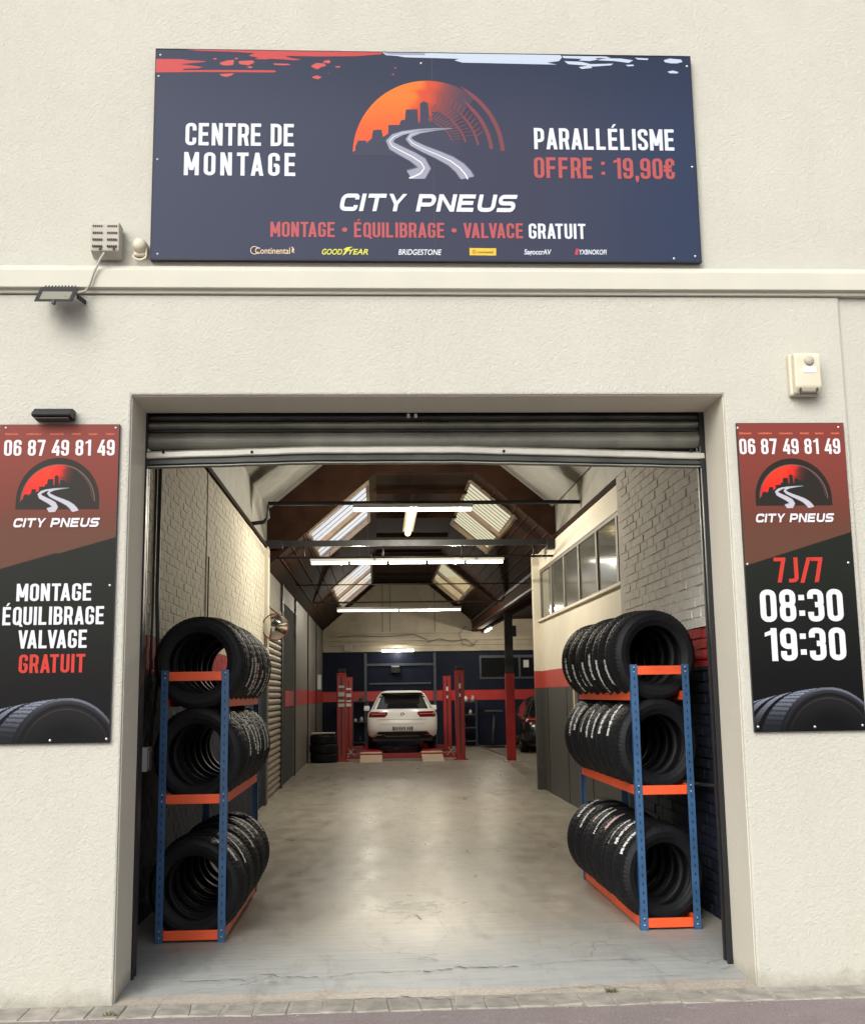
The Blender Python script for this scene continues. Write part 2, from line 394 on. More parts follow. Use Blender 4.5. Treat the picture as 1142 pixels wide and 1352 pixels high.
# cracks and broken patches in the threshold, thin ribbons lying in the slab
def crack(pts, wd, seed, jit=.02):
    rd = random.Random(seed); P = []
    for (x0, y0), (x1, y1) in zip(pts, pts[1:]):
        n = max(2, int(abs(x1-x0)/.03)+int(abs(y1-y0)/.03))
        for k in range(n): t = k/n; P.append((x0+(x1-x0)*t+rd.uniform(-jit, jit)*.5, y0+(y1-y0)*t+rd.uniform(-jit, jit)))
    b = MB(); vs = []
    for (x0, y0) in P:
        ww = wd*rd.uniform(.1, .8); z = -.034+min(1, max(0, y0)/.5)**.6*.034+.0045 if y0 < .5 else .004
        vs += [(x0, y0-ww/2, z), (x0+ww*.3, y0+ww/2, z)]
    b.add(vs, [(2*k, 2*k+2, 2*k+3, 2*k+1) for k in range(len(P)-1)]); return b
def wpts(l): return [(at(a, b, Z=-.01).x, at(a, b, Z=-.01).y) for a, b in l]
for k, (l, wd) in enumerate((([(235, 1298), (330, 1296), (345, 1289), (360, 1290), (372, 1293), (430, 1293), (470, 1287), (560, 1286)], .014),
                             ([(560, 1286), (600, 1281), (690, 1279)], .02), ([(700, 1278), (760, 1272), (850, 1271), (880, 1289), (950, 1283), (975, 1276)], .008),
                             ([(290, 1270), (360, 1271), (480, 1264)], .005), ([(470, 1314), (530, 1312), (600, 1315), (680, 1311)], .016),
                             ([(520, 1225), (545, 1210), (560, 1218)], .022), ([(575, 1255), (592, 1235), (571, 1205)], .006),
                             ([(700, 1305), (790, 1299), (860, 1302)], .010))):
    crack(wpts(l), wd, k).build('floor_crack', M['crack'], floor)

# ------------------------------------------------------------------ building
B = thing('garage_building', 'cream rendered tyre garage with wide open entrance, brick passage and workshop hall', 'building', (0, 0, 0))
def wall_from(name, boxes, mat, bevel=0, parent=B):
    b = MB()
    for q in boxes: b.box(*q)
    return b.build(name, mat, parent, bevel)
# facade: left pier, right pier, upper wall
b = MB(); b.prism([(-7, -.06), (LX, -.06), (LX, ZT), (RX, ZT), (RX, -.06), (2.765, -.06), (2.765, 3.86), (-7, 3.86)], 0, .36)
b.build('facade_wall', M['stucco'], B, .012)
wall_from('facade_wall', [(2.766, 8, .022, .36, -.06, 3.86)], M['stucco'])
wall_from('facade_wall', [(-7, 8, .015, .36, 3.861, 7.4)], M['stucco'])
# smooth inner faces of the opening, 3 mm proud of the render
wall_from('reveal', [(LX-.01, LX+.004, .018, .40, -.05, ZT)], M['reveal'])
wall_from('reveal', [(RX-.004, RX+.01, .018, .40, -.05, ZT)], M['reveal'])
wall_from('soffit', [(LX+.004, RX-.004, .018, .40, ZT-.004, ZT+.01)], M['reveal'])
# string course
b = MB(); b.prism([(-.050, 3.885), (-.055, 3.99), (.0, 4.035), (.05, 4.035), (.05, 3.862), (-.018, 3.862), (-.018, 3.885)], -7, 8, 'YZ')
b.build('string_course', M['band'], B, .004)
# trim line along pilaster joint
# shell behind facade (dark back of upper wall etc.)
wall_from('outer_wall', [(-1.95, WL-.103, .36, YB+.3, -.05, 4.6)], M['cream_dull'])
wall_from('outer_wall', [(WR+.012, WP+.001, .36, 4.32, -.05, 3.62)], M['cream_dull'])
wall_from('outer_wall', [(7.3, 7.6, .36, YB+.3, -.05, 4.6)], M['cream_dull'])

# ---- painted brick walls, brick by brick
def brick_mesh(seed, mat):
    rd = random.Random(seed); L, H, T = .219, .064, .02
    v = []
    for xx in (-.02, 1):
        for yy in (-L/2, L/2):
            for zz in (-H/2, H/2): v.append((0 if xx < 0 else T+rd.uniform(-.0015, .0015), yy*(1 if xx < 0 else .965), zz*(1 if xx < 0 else .90)))
    me = bpy.data.meshes.new('brick'); me.from_pydata(v, [], [(0, 1, 3, 2), (4, 6, 7, 5), (0, 4, 5, 1), (2, 3, 7, 6), (0, 2, 6, 4), (1, 5, 7, 3)])
    me.materials.append(mat); return me
def brick_wall(X, sgn, y0, y1, z1, mat, proud, order, lab):
    wl = MB()
    if sgn > 0: wl.box(X-.10, X, y0, y1, 0, z1)
    else: wl.box(X, X+.10, y0, y1, 0, z1)
    wall = wl.build('brick_wall', mat, B, label=lab)
    ms = [brick_mesh(i+(50 if sgn > 0 else 90), mat) for i in range(6)]
    spots = []; z = .04; r = 0
    while z < z1-.03:
        y = y0+.12+(.116 if r % 2 else 0)
        while y < y1-.11:
            spots.append((y, z)); y += .232
        z += .0765; r += 1
    spots.sort(key=order); rest = MB(); n = 0
    for (y, z) in spots:
        pr = proud*random.uniform(.35, 1.25)-.02; rx = random.uniform(-.008, .008)
        if n < 298:
            o = bpy.data.objects.new('brick', ms[n % 6]); COL.objects.link(o); o.parent = wall
            o.location = (X+sgn*pr, y+random.uniform(-.002, .002), z+random.uniform(-.0015, .0015)); o.rotation_euler = (rx, 0, 0 if sgn > 0 else pi)
        else:
            xx = X+sgn*(pr+.02); a, c = sorted((X-.001*sgn, xx)); rest.box(a, c, y-.1075, y+.1075, z-.031, z+.031)
        n += 1
    rest.build('bricks', mat, wall, kind='stuff')
    return wall
def vis_l(p):   # larger on screen first; hidden behind the rack or the pier last
    y, z = p; hid = (y < 1.35) or (z < 1.9 and 2.0 < y < 4.6) or z > 3.4
    return (hid, (y+6.25)**2)
def vis_r(p):
    y, z = p; hid = (y < .75) or (z < 1.95 and 1.9 < y < 4.4) or z > 3.35
    return (hid, (y+6.25)**2)
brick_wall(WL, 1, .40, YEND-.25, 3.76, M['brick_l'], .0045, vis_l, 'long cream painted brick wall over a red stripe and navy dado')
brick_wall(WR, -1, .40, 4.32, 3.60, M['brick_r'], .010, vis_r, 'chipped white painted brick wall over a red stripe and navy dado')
# plain pier ending the left wall, with vertical joint battens
wall_from('pier', [(WL-.1, WL+.05, YEND-.25, YEND, 2.0, 3.76)], M['cream'], .006)
wall_from('pier_dado', [(WL-.1, WL+.05, YEND-.25, YEND, 0, 1.72)], M['greydado'], .006)
wall_from('pier_stripe', [(WL-.1, WL+.051, YEND-.25, YEND, 1.721, 1.999)], M['brickred'])
wall_from('wall_joint', [(WL-.02, WL+.012, 4.62, 4.65, 2.0, 3.75)], M['cream_dull'])
b = MB(); b.tube([(WL+.03, 4.62, 2.9), (WL+.03, 4.62, 2.1)], .008, 6); b.build('wall_pipe', M['cable_dark'], B)

# ---- front bay roof: corrugated sheets rising from both walls to the ridge
def corrugated(x0, z0, x1, z1, ya, yb, name, pitch=.076, amp=.009):
    b = MB(); n = int((yb-ya)/pitch*4); vs = []
    nx, nz = -(z1-z0), (x1-x0); L = math.hypot(nx, nz); nx /= L; nz /= L
    for k in range(n+1):
        y = ya+(yb-ya)*k/n; h = amp*cos(2*pi*k/4)
        vs += [(x0+nx*h, y, z0+nz*h), (x1+nx*h, y, z1+nz*h), (x0+nx*.04, y, z0+nz*.04), (x1+nx*.04, y, z1+nz*.04)]
    fs = []
    for k in range(n): a = 4*k; c = a+4; fs += [(a, a+1, c+1, c), (a+2, c+2, c+3, a+3)]
    b.add(vs, fs); return b.build(name, M['sheet'], B)
corrugated(WL, 4.42, .52, 6.25, .36, YEND, 'corrugated_roof', .1, .016)
corrugated(WP+.05, 4.42, .52, 6.25, .36, YEND, 'corrugated_roof', .1, .016)
wall_from('upstand', [(WL-.1, WL, .36, YEND, 3.76, 4.46)], M['sheet'])
wall_from('upstand', [(WP+.05, WP+.15, .36, YEND, 3.86, 4.46)], M['sheet'])
wall_from('eaves_board', [(WL-.02, WL+.035, .36, YEND, 3.74, 3.79)], M['wood'])
wall_from('eaves_board', [(WP-.01, WP+.04, 4.3, YEND+1.7, 3.85, 3.93)], M['wood'])
# barge trims and dark gable between front bay and hall roof
b = MB()
for p in ([(WL-.12, 3.3), (WL-.12, 4.5), (WL, 4.5), (WL, 3.48)], [(WL, 3.48), (WL, 4.46), (.02, 5.86), (0, 4.94)], [(0, 4.94), (.02, 5.86), (.52, 6.3), (1.52, 4.94)], [(1.52, 4.94), (.52, 6.3), (2.76, 4.46), (2.76, 3.86)], [(2.76, 3.86), (2.76, 4.46), (3.1, 4.5), (3.1, 3.6)]):
    b.prism(p, YEND, YEND+.06)
b.build('gable_infill', M['wood'], B)
b = MB(); b.bar((WL+.03, YEND, 4.40), (.52, YEND, 6.2), .05, .05); b.bar((WP+.02, YEND, 4.40), (.52, YEND, 6.2), .05, .05)
b.build('barge_trim', M['sheet'], B)

# ---- hall roof: boarded slopes with rooflights, flat top
EL, ER = (WL, 3.50), (2.95, 3.72)
TL, TR = (0.0, 4.93), (1.52, 4.93)
def slope_with_holes(e, t, y0, y1, holes, sgn):
    """boards in the slope from eaves e to top t; holes = (ya, yb, xa, xb)"""
    def z(x): return e[1]+(t[1]-e[1])*(x-e[0])/(t[0]-e[0])
    b = MB(); cuts = [y0]
    for h in holes: cuts += [h[0], h[1]]
    cuts.append(y1)
    def slab(xa, xb, ya, yb):
        b.prism([(xa, z(xa)), (xb, z(xb)), (xb, z(xb)+.10), (xa, z(xa)+.10)], ya, yb)
    for k in range(len(cuts)-1):
        ya, yb = cuts[k], cuts[k+1]
        if k % 2 == 0: slab(e[0]-sgn*.35, t[0], ya, yb)
        else:
            h = holes[k//2]; lo, hi = (h[2], h[3]) if sgn > 0 else (h[3], h[2])
            slab(e[0]-sgn*.35, lo, ya, yb); slab(hi, t[0], ya, yb)
    b.build('roof_slope', M['wood'], B)
    # board joints as shallow ribs running with the roof
    rb = MB()
    for k in range(1, 9):
        q = k/9; X = e[0]+(t[0]-e[0])*q; Z = z(X)
        segs = [(y0, y1)]
        for h in holes:
            if h[2]-.05 < X < h[3]+.05:
                segs = [p for s_ in segs for p in ((s_[0], min(s_[1], h[0]-.05)), (max(s_[0], h[1]+.05), s_[1])) if p[1]-p[0] > .1]
        for a, c in segs: rb.bar((X, a, Z-.012), (X, c, Z-.012), .02, .02)
    rb.build('board_ribs', M['wood_red'], B, kind='stuff')
    for h in holes:
        n = bpy.data.objects.new('skylight', None); COL.objects.link(n); n.parent = B
        fr = MB()
        for yy in (h[0], h[1], (h[0]+h[1])/2):
            wdt = .08 if yy in (h[0], h[1]) else .24
            fr.bar((h[2], yy, z(h[2])+.0), (h[3], yy, z(h[3])+.0), wdt, .07)
        for xx in (h[2], h[3]): fr.bar((xx, h[0], z(xx)), (xx, h[1], z(xx)), .05, .07)
        fr.build('frame', M['frame'], n)
        m_ = (h[0]+h[1])/2
        for (ya, yb) in ((h[0]+.04, m_-.12), (m_+.12, h[1]-.04)):
            p = MB(); p.quad((h[2], ya, z(h[2])+.05), (h[3], ya, z(h[3])+.05), (h[3], yb, z(h[3])+.05), (h[2], yb, z(h[2])+.05))
            p.build('pane', M['glaze_w'] if sgn > 0 else M['glaze_y'], n)
            cnt = 3 if sgn > 0 else 7
            for q in range(1, cnt+1):
                g = MB(); y = ya+(yb-ya)*q/(cnt+1); g.bar((h[2], y, z(h[2])+.03), (h[3], y, z(h[3])+.03), .010 if sgn > 0 else .016, .012)
                g.build('glazing_bar', M['frame'], n)
slope_with_holes(EL, TL, YEND+.06, YB, [(10.70, 14.6, -1.05, -.14), (19.7, 26.0, -1.05, -.14)], 1)
slope_with_holes(ER, TR, YEND+.06, YB, [(11.3, 15.9, 1.50, 2.22), (21.4, 26.4, 1.62, 2.40)], -1)
wall_from('roof_top', [(TL[0], TR[0], YEND+.06, YB, 4.93, 5.03)], M['wood'])
for y in [YEND+1.5+2.6*k for k in range(7)]:
    b = MB(); b.box(TL[0], TR[0], y, y+.06, 4.86, 4.929); b.build('purlin', M['wood'], B)
wall_from('aisle_roof', [(2.95, 7.6, YEND+.06, YB+.3, 3.80, 3.9)], M['wood'])
wall_from('front_room_ceiling', [(WP+.2, 7.6, .36, YEND+.06, 3.80, 3.9)], M['wood'])

# ---- right partition: cream upper wall with window strip, red line, charcoal dado
py0, py1 = 4.33, 12.3
wall_from('partition_upper', [(WP, WP+.10, py0, py1, 1.90, 2.72), (WP, WP+.10, py0, py1, 3.56, 3.86)], M['cream'])
wall_from('partition_stripe', [(WP-.001, WP+.10, py0, py1-.12, 1.63, 1.899)], M['brickred'])
wall_from('partition_dado', [(WP, WP+.10, py0, py1, 0, 1.629)], M['greydado'])
wall_from('partition_post', [(WP-.11, WP+.06, py1-.12, py1+.02, 1.90, 3.84)], M['cream'], .005)
wall_from('partition_post_stripe', [(WP-.11, WP+.06, py1-.12, py1+.02, 1.63, 1.899)], M['brickred'])
wall_from('partition_post_dado', [(WP-.11, WP+.06, py1-.12, py1+.02, 0, 1.629)], M['greydado'])
wall_from('window_sill', [(WP-.05, WP+.1, 5.6, py1-.12, 2.70, 2.735)], M['cream'], .004)
for yy in (6.2, 8.0, 9.8, 11.6): wall_from('partition_joint', [(WP-.006, WP, yy, yy+.02, 0, 1.62)], M['black'])
ywin = [4.33, 6.15, 7.35, 8.6, 9.8, 11.0, 12.16]
for a, c in zip(ywin, ywin[1:]):
    n = MB(); n.box(WP+.01, WP+.05, a, a+.05, 2.735, 3.56); n.box(WP+.01, WP+.05, c-.05, c, 2.735, 3.56)
    n.box(WP+.01, WP+.05, a+.05, c-.05, 3.51, 3.56); n.box(WP+.01, WP+.05, a+.05, c-.05, 2.735, 2.77)
    wn = n.build('window', M['greywall'], B)
    g = MB(); g.box(WP+.028, WP+.032, a+.05, c-.05, 2.77, 3.51); g.build('pane', M['winglass'], wn)
b = MB()
for zc in (2.9,): b.box(WP+.02, WP+.1, 0, 0, 0, 0)
# dark panels beyond: door leaf frame low on the partition (pale frame behind the tyres)
b = MB(); b.box(WP-.05, WP-.002, 8.9, 9.0, .95, 2.15); b.box(WP-.05, WP-.002, 7.6, 8.9, 2.07, 2.15); b.box(WP-.05, WP-.002, 7.6, 8.9, .95, 1.03)
b.build('door_frame', M['cream_dull'], B, .004)
wall_from('door_panel', [(WP-.02, WP-.003, 7.6, 8.9, 1.031, 2.069)], M['greywall'])

# ---- left hall wall: roller door, black sheet painted as the dark opening, taupe wall with red stripe
b = MB()
b.box(WL-.10, WL-.02, YEND+.02, 13.4, 3.0, 3.5)
b.build('door_header', M['greywall'], B)
rd_ = bpy.data.objects.new('side_roller_door', None); COL.objects.link(rd_); rd_.parent = B
for k in range(30):
    s_ = MB(); z = .02+k*.10
    s_.prism([(WL-.06, z), (WL-.01, z+.015), (WL+.0, z+.05), (WL-.01, z+.085), (WL-.06, z+.096)], YEND+.02, 13.35)
    s_.build('slat', M['slat'], rd_)
wall_from('door_jamb', [(WL-.05, WL+.02, 13.36, 13.5, 0, 3.5)], M['black'])
wall_from('dark_opening_sheet', [(WL-.08, WL-.02, 13.5, 16.4, 0, 3.2)], M['void'])  # flat sheet; the opening's unlit depth is put into its black colour
wall_from('recess_header', [(WL-.06, WL-.005, 13.5, 16.4, 3.2, 3.5)], M['greywall'])
wall_from('recess_stripe', [(WL-.03, WL-.006, 14.4, 16.39, 1.36, 1.65)], M['red'])
wall_from('hall_side_wall', [(WL-.1, WL, 16.4, YB, 0, 3.50)], M['greywall'])
wall_from('hall_side_stripe', [(WL-.02, WL+.004, 16.41, YB-.01, 1.36, 1.68)], M['red'])
for yy in (16.42, 20.6, 24.2): wall_from('hall_side_batten', [(WL, WL+.03, yy, yy+.04, 0, 3.5)], M['black'])
# ---- back wall
b = MB(); b.prism([(WL-.3, 2.85), (7.6, 2.85), (7.6, 5.1), (WL-.3, 5.1)], YB, YB+.2); b.build('back_wall', M['cream_dull'], B)
wall_from('back_wall_dado', [(WL, 7.6, YB-.012, YB+.2, 0, 2.85)], M['navy'])
wall_from('back_wall_stripe', [(WL+.01, 7.3, YB-.018, YB-.01, 1.36, 1.66)], M['red'])
for z, d in ((3.42, .05), (3.22, .09), (3.05, .04), (2.88, .07)):
    b = MB(); b.box(WL+.02, 7.2, YB-.03-d/2, YB, z-d/2, z+d/2); b.build('wall_rail', M['cream_dull'], B, .004)
b = MB()
for x_ in (.15, .38, 1.75): b.box(x_, x_+.02, YB-.02, YB, 3.45, 4.9)
b.build('wall_joint', M['greywall'], B)
dr = sub('workshop_door', B, (.6, YB, 0))
f = MB(); f.box(-.40, -.32, YB-.06, YB-.013, 0, 2.8); f.box(1.70, 1.78, YB-.06, YB-.013, 0, 2.8); f.box(-.32, 1.70, YB-.06, YB-.013, 2.42, 2.49); f.box(-.25, 1.62, YB-.06, YB-.013, 1.86, 1.91)
f.build('frame', M['navy_trim'], dr)
wn = MB(); wn.box(3.10, 7.0, YB-.05, YB-.013, 2.62, 2.70); wn.box(3.1, 7.0, YB-.05, YB-.013, 1.98, 2.04); wn.box(3.1, 3.16, YB-.05, YB-.013, 2.04, 2.62); wn.box(4.3, 4.36, YB-.05, YB-.013, 2.04, 2.62)
wn = wn.build('back_window', M['navy_trim'], B)
g = MB(); g.box(3.16, 4.3, YB-.035, YB-.02, 2.04, 2.62); g.box(4.36, 7, YB-.035, YB-.02, 2.04, 2.62); g.build('pane', M['glass'], wn)

# ---- right eaves beam, its post, ties
b = MB(); b.box(2.90, 3.06, YEND+1.75, YB, 3.42, 3.78); b.build('eaves_beam', M['wood_red'], B)
b = MB(); b.box(2.86, 2.899, YEND+1.75, YB, 3.70, 3.76); b.box(2.86, 2.899, YEND+1.75, YB, 3.44, 3.48)
b.build('lattice_rail', M['black'], B)
b = MB(); b.box(2.965, 3.145, 19.7, 19.72, 0, 3.42); b.box(2.965, 3.145, 19.86, 19.88, 0, 3.42); b.box(3.04, 3.07, 19.72, 19.86, 0, 3.42)
pst = b.build('steel_post', M['black'], B, label='steel post, black above and red below')
b = MB(); b.box(2.955, 3.155, 19.685, 19.895, 0, 2.0); b.build('red_casing', M['liftred'], pst, .006)
b = MB(); b.box(2.9, 3.22, 19.6, 20.0, 0.002, .03); b.build('base_plate', M['steel'], pst)
b = MB(); b.box(3.146, 3.23, 19.7, 19.85, 2.85, 3.1); b.build('switch_box', M['black'], pst)
# steel across the passage end: double beam with hangers
b = MB(); b.box(WL-.05, WP+.12, YEND-.06, YEND-.01, 3.78, 3.87); b.build('tie_beam', M['black'], B)
b = MB(); b.tube([(WL, YEND+.05, 3.62), (WP, YEND+.05, 3.62)], .018)
for xx in (-1.1, .1, 1.3, 2.4): b.tube([(xx, YEND, 3.78), (xx, YEND+.05, 3.6)], .014, 6)
b.build('tie_rod', M['black'], B)
b = MB(); b.tube([(WL+.0, 8.5, 3.82), (WL+.16, 8.5, 3.84), (WL+.22, 8.5, 3.9), (WL+.22, 8.5, 4.09), (WP+.04, 8.5, 4.09)], .028); b.build('tie_pipe', M['flood_body'], B)
b = MB(); b.tube([(WL, 19.5, 3.66), (2.9, 19.5, 3.66)], .022); b.build('tie_rod', M['greywall'], B)
for yy, zz in ((15, 3.63),):
    b = MB(); b.tube([(WL, yy, zz), (2.9, yy, zz)], .012); b.build('tie_rod', M['black'], B)
for q_ in ((WL-.02, WL+.25, YEND-.2, YEND-.06, 3.74, 3.86), (WP-.12, WP+.1, YEND-.2, YEND-.06, 3.70, 3.86)):
    b = MB(); b.box(*q_); b.build('beam_shoe', M['black'], B)

# ---- roller shutter rolled up in the opening
sh = sub('roller_shutter', B, (0, .45, ZT))
def shutter_strip(name, prof, mat, bend=0.0, n=40, y0=.45, holes=False):
    b = MB(); vs = []; P = len(prof); rd = random.Random(3)
    for k in range(n+1):
        t = k/n; X = LX+.012+(RX-LX-.024)*t
        tb = abs(t-.42)/.58; dz = -bend*max(0, tb-.22)/.78 + rd.uniform(-.0012, .0012)
        for (dy, z) in prof: vs.append((X, y0+dy, z+dz))
    fs = [(k*P+i, k*P+(i+1) % P, (k+1)*P+(i+1) % P, (k+1)*P+i) for k in range(n) for i in range(P)]
    fs += [tuple(range(P)), tuple(n*P+i for i in reversed(range(P)))]
    b.add(vs, fs); return b.build(name, mat, sh, .002)
def bulge(z0, z1, d): 
    return [(-d*sin(pi*k/6), z0+(z1-z0)*k/6) for k in range(7)]+[(.03, z1), (.03, z0)]
shutter_strip('slat', bulge(3.215, 3.262, .02), M['shutter_dark'])
shutter_strip('slat', bulge(3.165, 3.211, .03), M['shutter'])
shutter_strip('slat', bulge(3.145, 3.162, .012), M['shutter_dark'])
shutter_strip('slat', bulge(3.045, 3.143, .035), M['shutter'])
shutter_strip('bottom_bar', [(-.045, 3.004), (-.05, 3.010), (-.05, 3.040), (-.03, 3.052), (.02, 3.052), (.02, 3.004)], M['shutter_bar'], .045)
shutter_strip('bottom_skirt', [(-.015, 2.955), (-.035, 2.965), (-.025, 3.003), (.015, 3.003), (.015, 2.955)], M['shutter_dark'], .035)
shutter_strip('bottom_lip', [(-.036, 2.946), (-.036, 2.954), (.02, 2.954), (.02, 2.946)], M['shutter'], .035)
b = MB()
for xx in (-.75, .78, -1.28, 1.94): b.lathe([(.0, -.004), (.009, -.003), (.009, .01)], (xx, .398, 3.012), 'Y', 10)
b.build('bolt', M['black'], sh)
for xx in (.19, .235):
    b = MB(); b.box(xx, xx+.018, .404, .41, 3.225, 3.25); b.build('maker_tick', M['white'], sh)
# header closing the gap over the rolled shutter
wall_from('shutter_box', [(LX-.3, RX+.3, .50, .9, 3.10, 3.9)], M['void'])
for s_, xx in ((1, LX), (-1, RX)):
    a, c = sorted((xx+s_*.004, xx+s_*(.016 if s_ > 0 else .034))); b = MB(); b.box(a, c, .402, .43, -.01, ZT); b.box(a, c, .47, .498, 0, ZT)
    q, r_ = sorted((xx+s_*.004, xx+s_*.014)); b.box(q, r_, .43, .47, 0, ZT); b.build('guide_rail', M['black'], sh, .002)
# closing plates from pier to passage walls behind the guide
wall_from('pier_return', [(WL-.02, LX+.0, .362, .405, -.02, ZT)], M['reveal'])

# ================================================================== SIGNS
def text_glyphs(W, s, R, wide=False):
    """centre-line letters: list of (points, closed) ribbons and raw polygons; height 1, width W, stroke s"""
    l, r, bt, t = s/2, W-s/2, s/2, 1-s/2; mx = W/2
    G = {}
    def rib(p, c=False, rr=None): return ('r', p, c, R if rr is None else rr)
    def poly(p): return ('p', p)
    def vbar(x): return poly([(x-s/2, 0), (x+s/2, 0), (x+s/2, 1), (x-s/2, 1)])
    def hbar(y, a=0.0, b_=None): b_ = W if b_ is None else b_; return poly([(a, y-s/2), (b_, y-s/2), (b_, y+s/2), (a, y+s/2)])
    def dia(x0, x1, y0=0, y1=1, k=1.0): q = s*k; return poly([(x0, y0), (x0+q, y0), (x1+q, y1), (x1, y1)])
    hs = s*.92
    G['A'] = [dia(0, (W+.04-s)/2, k=1.0), dia(W+.04-s, (W+.04-s)/2), hbar(.27, .10, W-.06)]
    G['B'] = [rib([(l, bt), (r, bt), (r, .52), (l, .52)]), rib([(l, .52), (r*.97, .52), (r*.97, t), (l, t)]), vbar(l)]
    G['C'] = [rib([(r, .66), (r, t), (l, t), (l, bt), (r, bt), (r, .34)])]
    G['D'] = [rib([(l, bt), (r, bt), (r, t), (l, t)]), vbar(l)]
    G['E'] = [vbar(l), hbar(t, 0, W*.93), hbar(.51, 0, W*.86), hbar(bt, 0, W*.93)]
    G['F'] = [vbar(l), hbar(t, 0, W*.93), hbar(.50, 0, W*.86)]
    G['G'] = [rib([(r, .66), (r, t), (l, t), (l, bt), (r, bt), (r, .46), (mx, .46)]) if not wide else rib([(r, .72), (r, t), (l, t), (l, bt), (r, bt), (r, .48), (mx, .48)])]
    G['I'] = [vbar(s/2)]
    G['J'] = [rib([(r*.8, 1), (r*.8, bt), (0, bt)])]
    G['L'] = [vbar(l), hbar(bt, 0, W*.92)]
    Wm = W*1.28
    G['M'] = [vbar(l), vbar(Wm-s/2), dia(Wm/2-s/2, 0, .22, 1), dia(Wm/2-s/2, Wm-s, .22, 1)]
    G['N'] = [vbar(l), vbar(r), dia(W-s, 0)]
    G['O'] = [rib([(l, bt), (r, bt), (r, t), (l, t)], True)]
    G['P'] = [vbar(l), rib([(l, .40), (r, .40), (r, t), (l, t)])]
    G['Q'] = G['O']+[dia(W-s*.5, mx*.95, -.09, .22)]
    G['R'] = [vbar(l), rib([(l, .45), (r, .45), (r, t), (l, t)]), dia(W-s*.95, W*.52, 0, .42)]
    G['S'] = [rib([(r, .70), (r, t), (l, t), (l, .58), (r, .42), (r, bt), (l, bt), (l, .30)])] if not wide else [rib([(r+s/2, t), (l, t), (l, .5), (r, .5), (r, bt), (-.0, bt)])]
    G['T'] = [vbar(mx), hbar(t)]
    G['U'] = [rib([(l, 1), (l, bt), (r, bt), (r, 1)])]
    G['V'] = [dia((W+.04-s)/2, 0), dia((W+.04-s)/2, W+.04-s)]
    G['X'] = [dia(0, W-s), dia(W-s, 0)]
    G['Y'] = [poly([(mx-s/2, 0), (mx+s/2, 0), (mx+s/2, .42), (mx-s/2, .42)]), dia(mx-s/2, 0, .40, 1), dia(mx-s/2, W-s, .40, 1)]
    G['0'] = G['O']
    G['1'] = [poly([(W*.42, 0), (W*.42+s, 0), (W*.42+s, 1), (W*.42, 1)]), poly([(W*.06, .74), (W*.42, .80), (W*.42, .93), (W*.06, .86)])]
    G['3'] = [rib([(l, .70), (l, t), (r, t), (r, .52), (mx*.9, .52)]), rib([(mx*.9, .52), (r, .52), (r, bt), (l, bt), (l, .30)])]
    G['4'] = [dia(-.0, W*.55, .28, 1), hbar(.25, 0, W*1.02), poly([(W*.60, 0), (W*.60+s, 0), (W*.60+s, .62), (W*.60, .62)])]
    G['6'] = [rib([(r, .70), (r, t), (l, t), (l, .40)]), rib([(l, bt), (r, bt), (r, .56), (l, .56)], True)]
    G['7'] = [hbar(t), dia(W*.22, W-s, 0, 1-s*.5)]
    G['8'] = [rib([(l*1.05, .52), (r, .52), (r, t), (l*1.05, t)], True), rib([(l, bt), (r, bt), (r, .52), (l, .52)], True)]
    G['9'] = [rib([(l, .30), (l, bt), (r, bt), (r, .60)]), rib([(l, .44), (r, .44), (r, t), (l, t)], True)]
    G['/'] = [dia(-.02, W*.62, -.02, 1.0)]
    G[':'] = [poly([(0, .18), (s, .18), (s, .18+s), (0, .18+s)]), poly([(0, .66), (s, .66), (s, .66+s), (0, .66+s)])]
    G[','] = [poly([(0, 0), (s*.3, -.16), (s*.75, -.16), (s, 0), (s, s), (0, s)])]
    G['•'] = [poly([(.17+.15*cos(2*pi*k/18), .5+.15*sin(2*pi*k/18)) for k in range(18)])]
    G['€'] = [rib([(r, .66), (r, t), (l+.04, t), (l+.04, bt), (r, bt), (r, .34)]), hbar(.60, -.04, W*.72), hbar(.42, -.04, W*.72)]
    G['É'] = G['E']+[poly([(W*.35, 1.05), (W*.55, 1.05), (W*.85, 1.22), (W*.58, 1.22)])]
    adv = {'I': s, 'M': Wm, ':': s, ',': s*.9, ' ': W*.42, '•': .34, 'A': W+.03, 'V': W+.03, 'J': W*.8, '/': W*.75, '1': W*.42+s}
    return G, adv
def roundpath(p, closed, R, n=5):
    out = []; N = len(p)
    for i in range(N):
        if not closed and i in (0, N-1): out.append(Vector(p[i])); continue
        a, b, c = Vector(p[i-1]), Vector(p[i]), Vector(p[(i+1) % N])
        d1 = (a-b); d2 = (c-b); r = min(R, d1.length*.48, d2.length*.48); d1.normalize(); d2.normalize()
        p1, p2 = b+d1*r, b+d2*r
        for k in range(n+1):
            t = k/n; out.append((1-t)**2*p1+2*t*(1-t)*(b*.92+(p1+p2)/2*.08)+t*t*p2)
    return out
def ribbon(P, w_, closed):
    N = len(P); L = []; Rr = []
    for i in range(N):
        a = P[i-1] if (closed or i > 0) else P[i]; c = P[(i+1) % N] if (closed or i < N-1) else P[i]
        d = (c-a); d = d.normalized() if d.length else Vector((1, 0)); n_ = Vector((-d.y, d.x))
        ww = w_[i] if isinstance(w_, list) else w_
        L.append(P[i]+n_*ww/2); Rr.append(P[i]-n_*ww/2)
    return L, Rr
LAY = [0]; KERN = {'AV', 'VA', 'LV', 'TA', 'AT'}
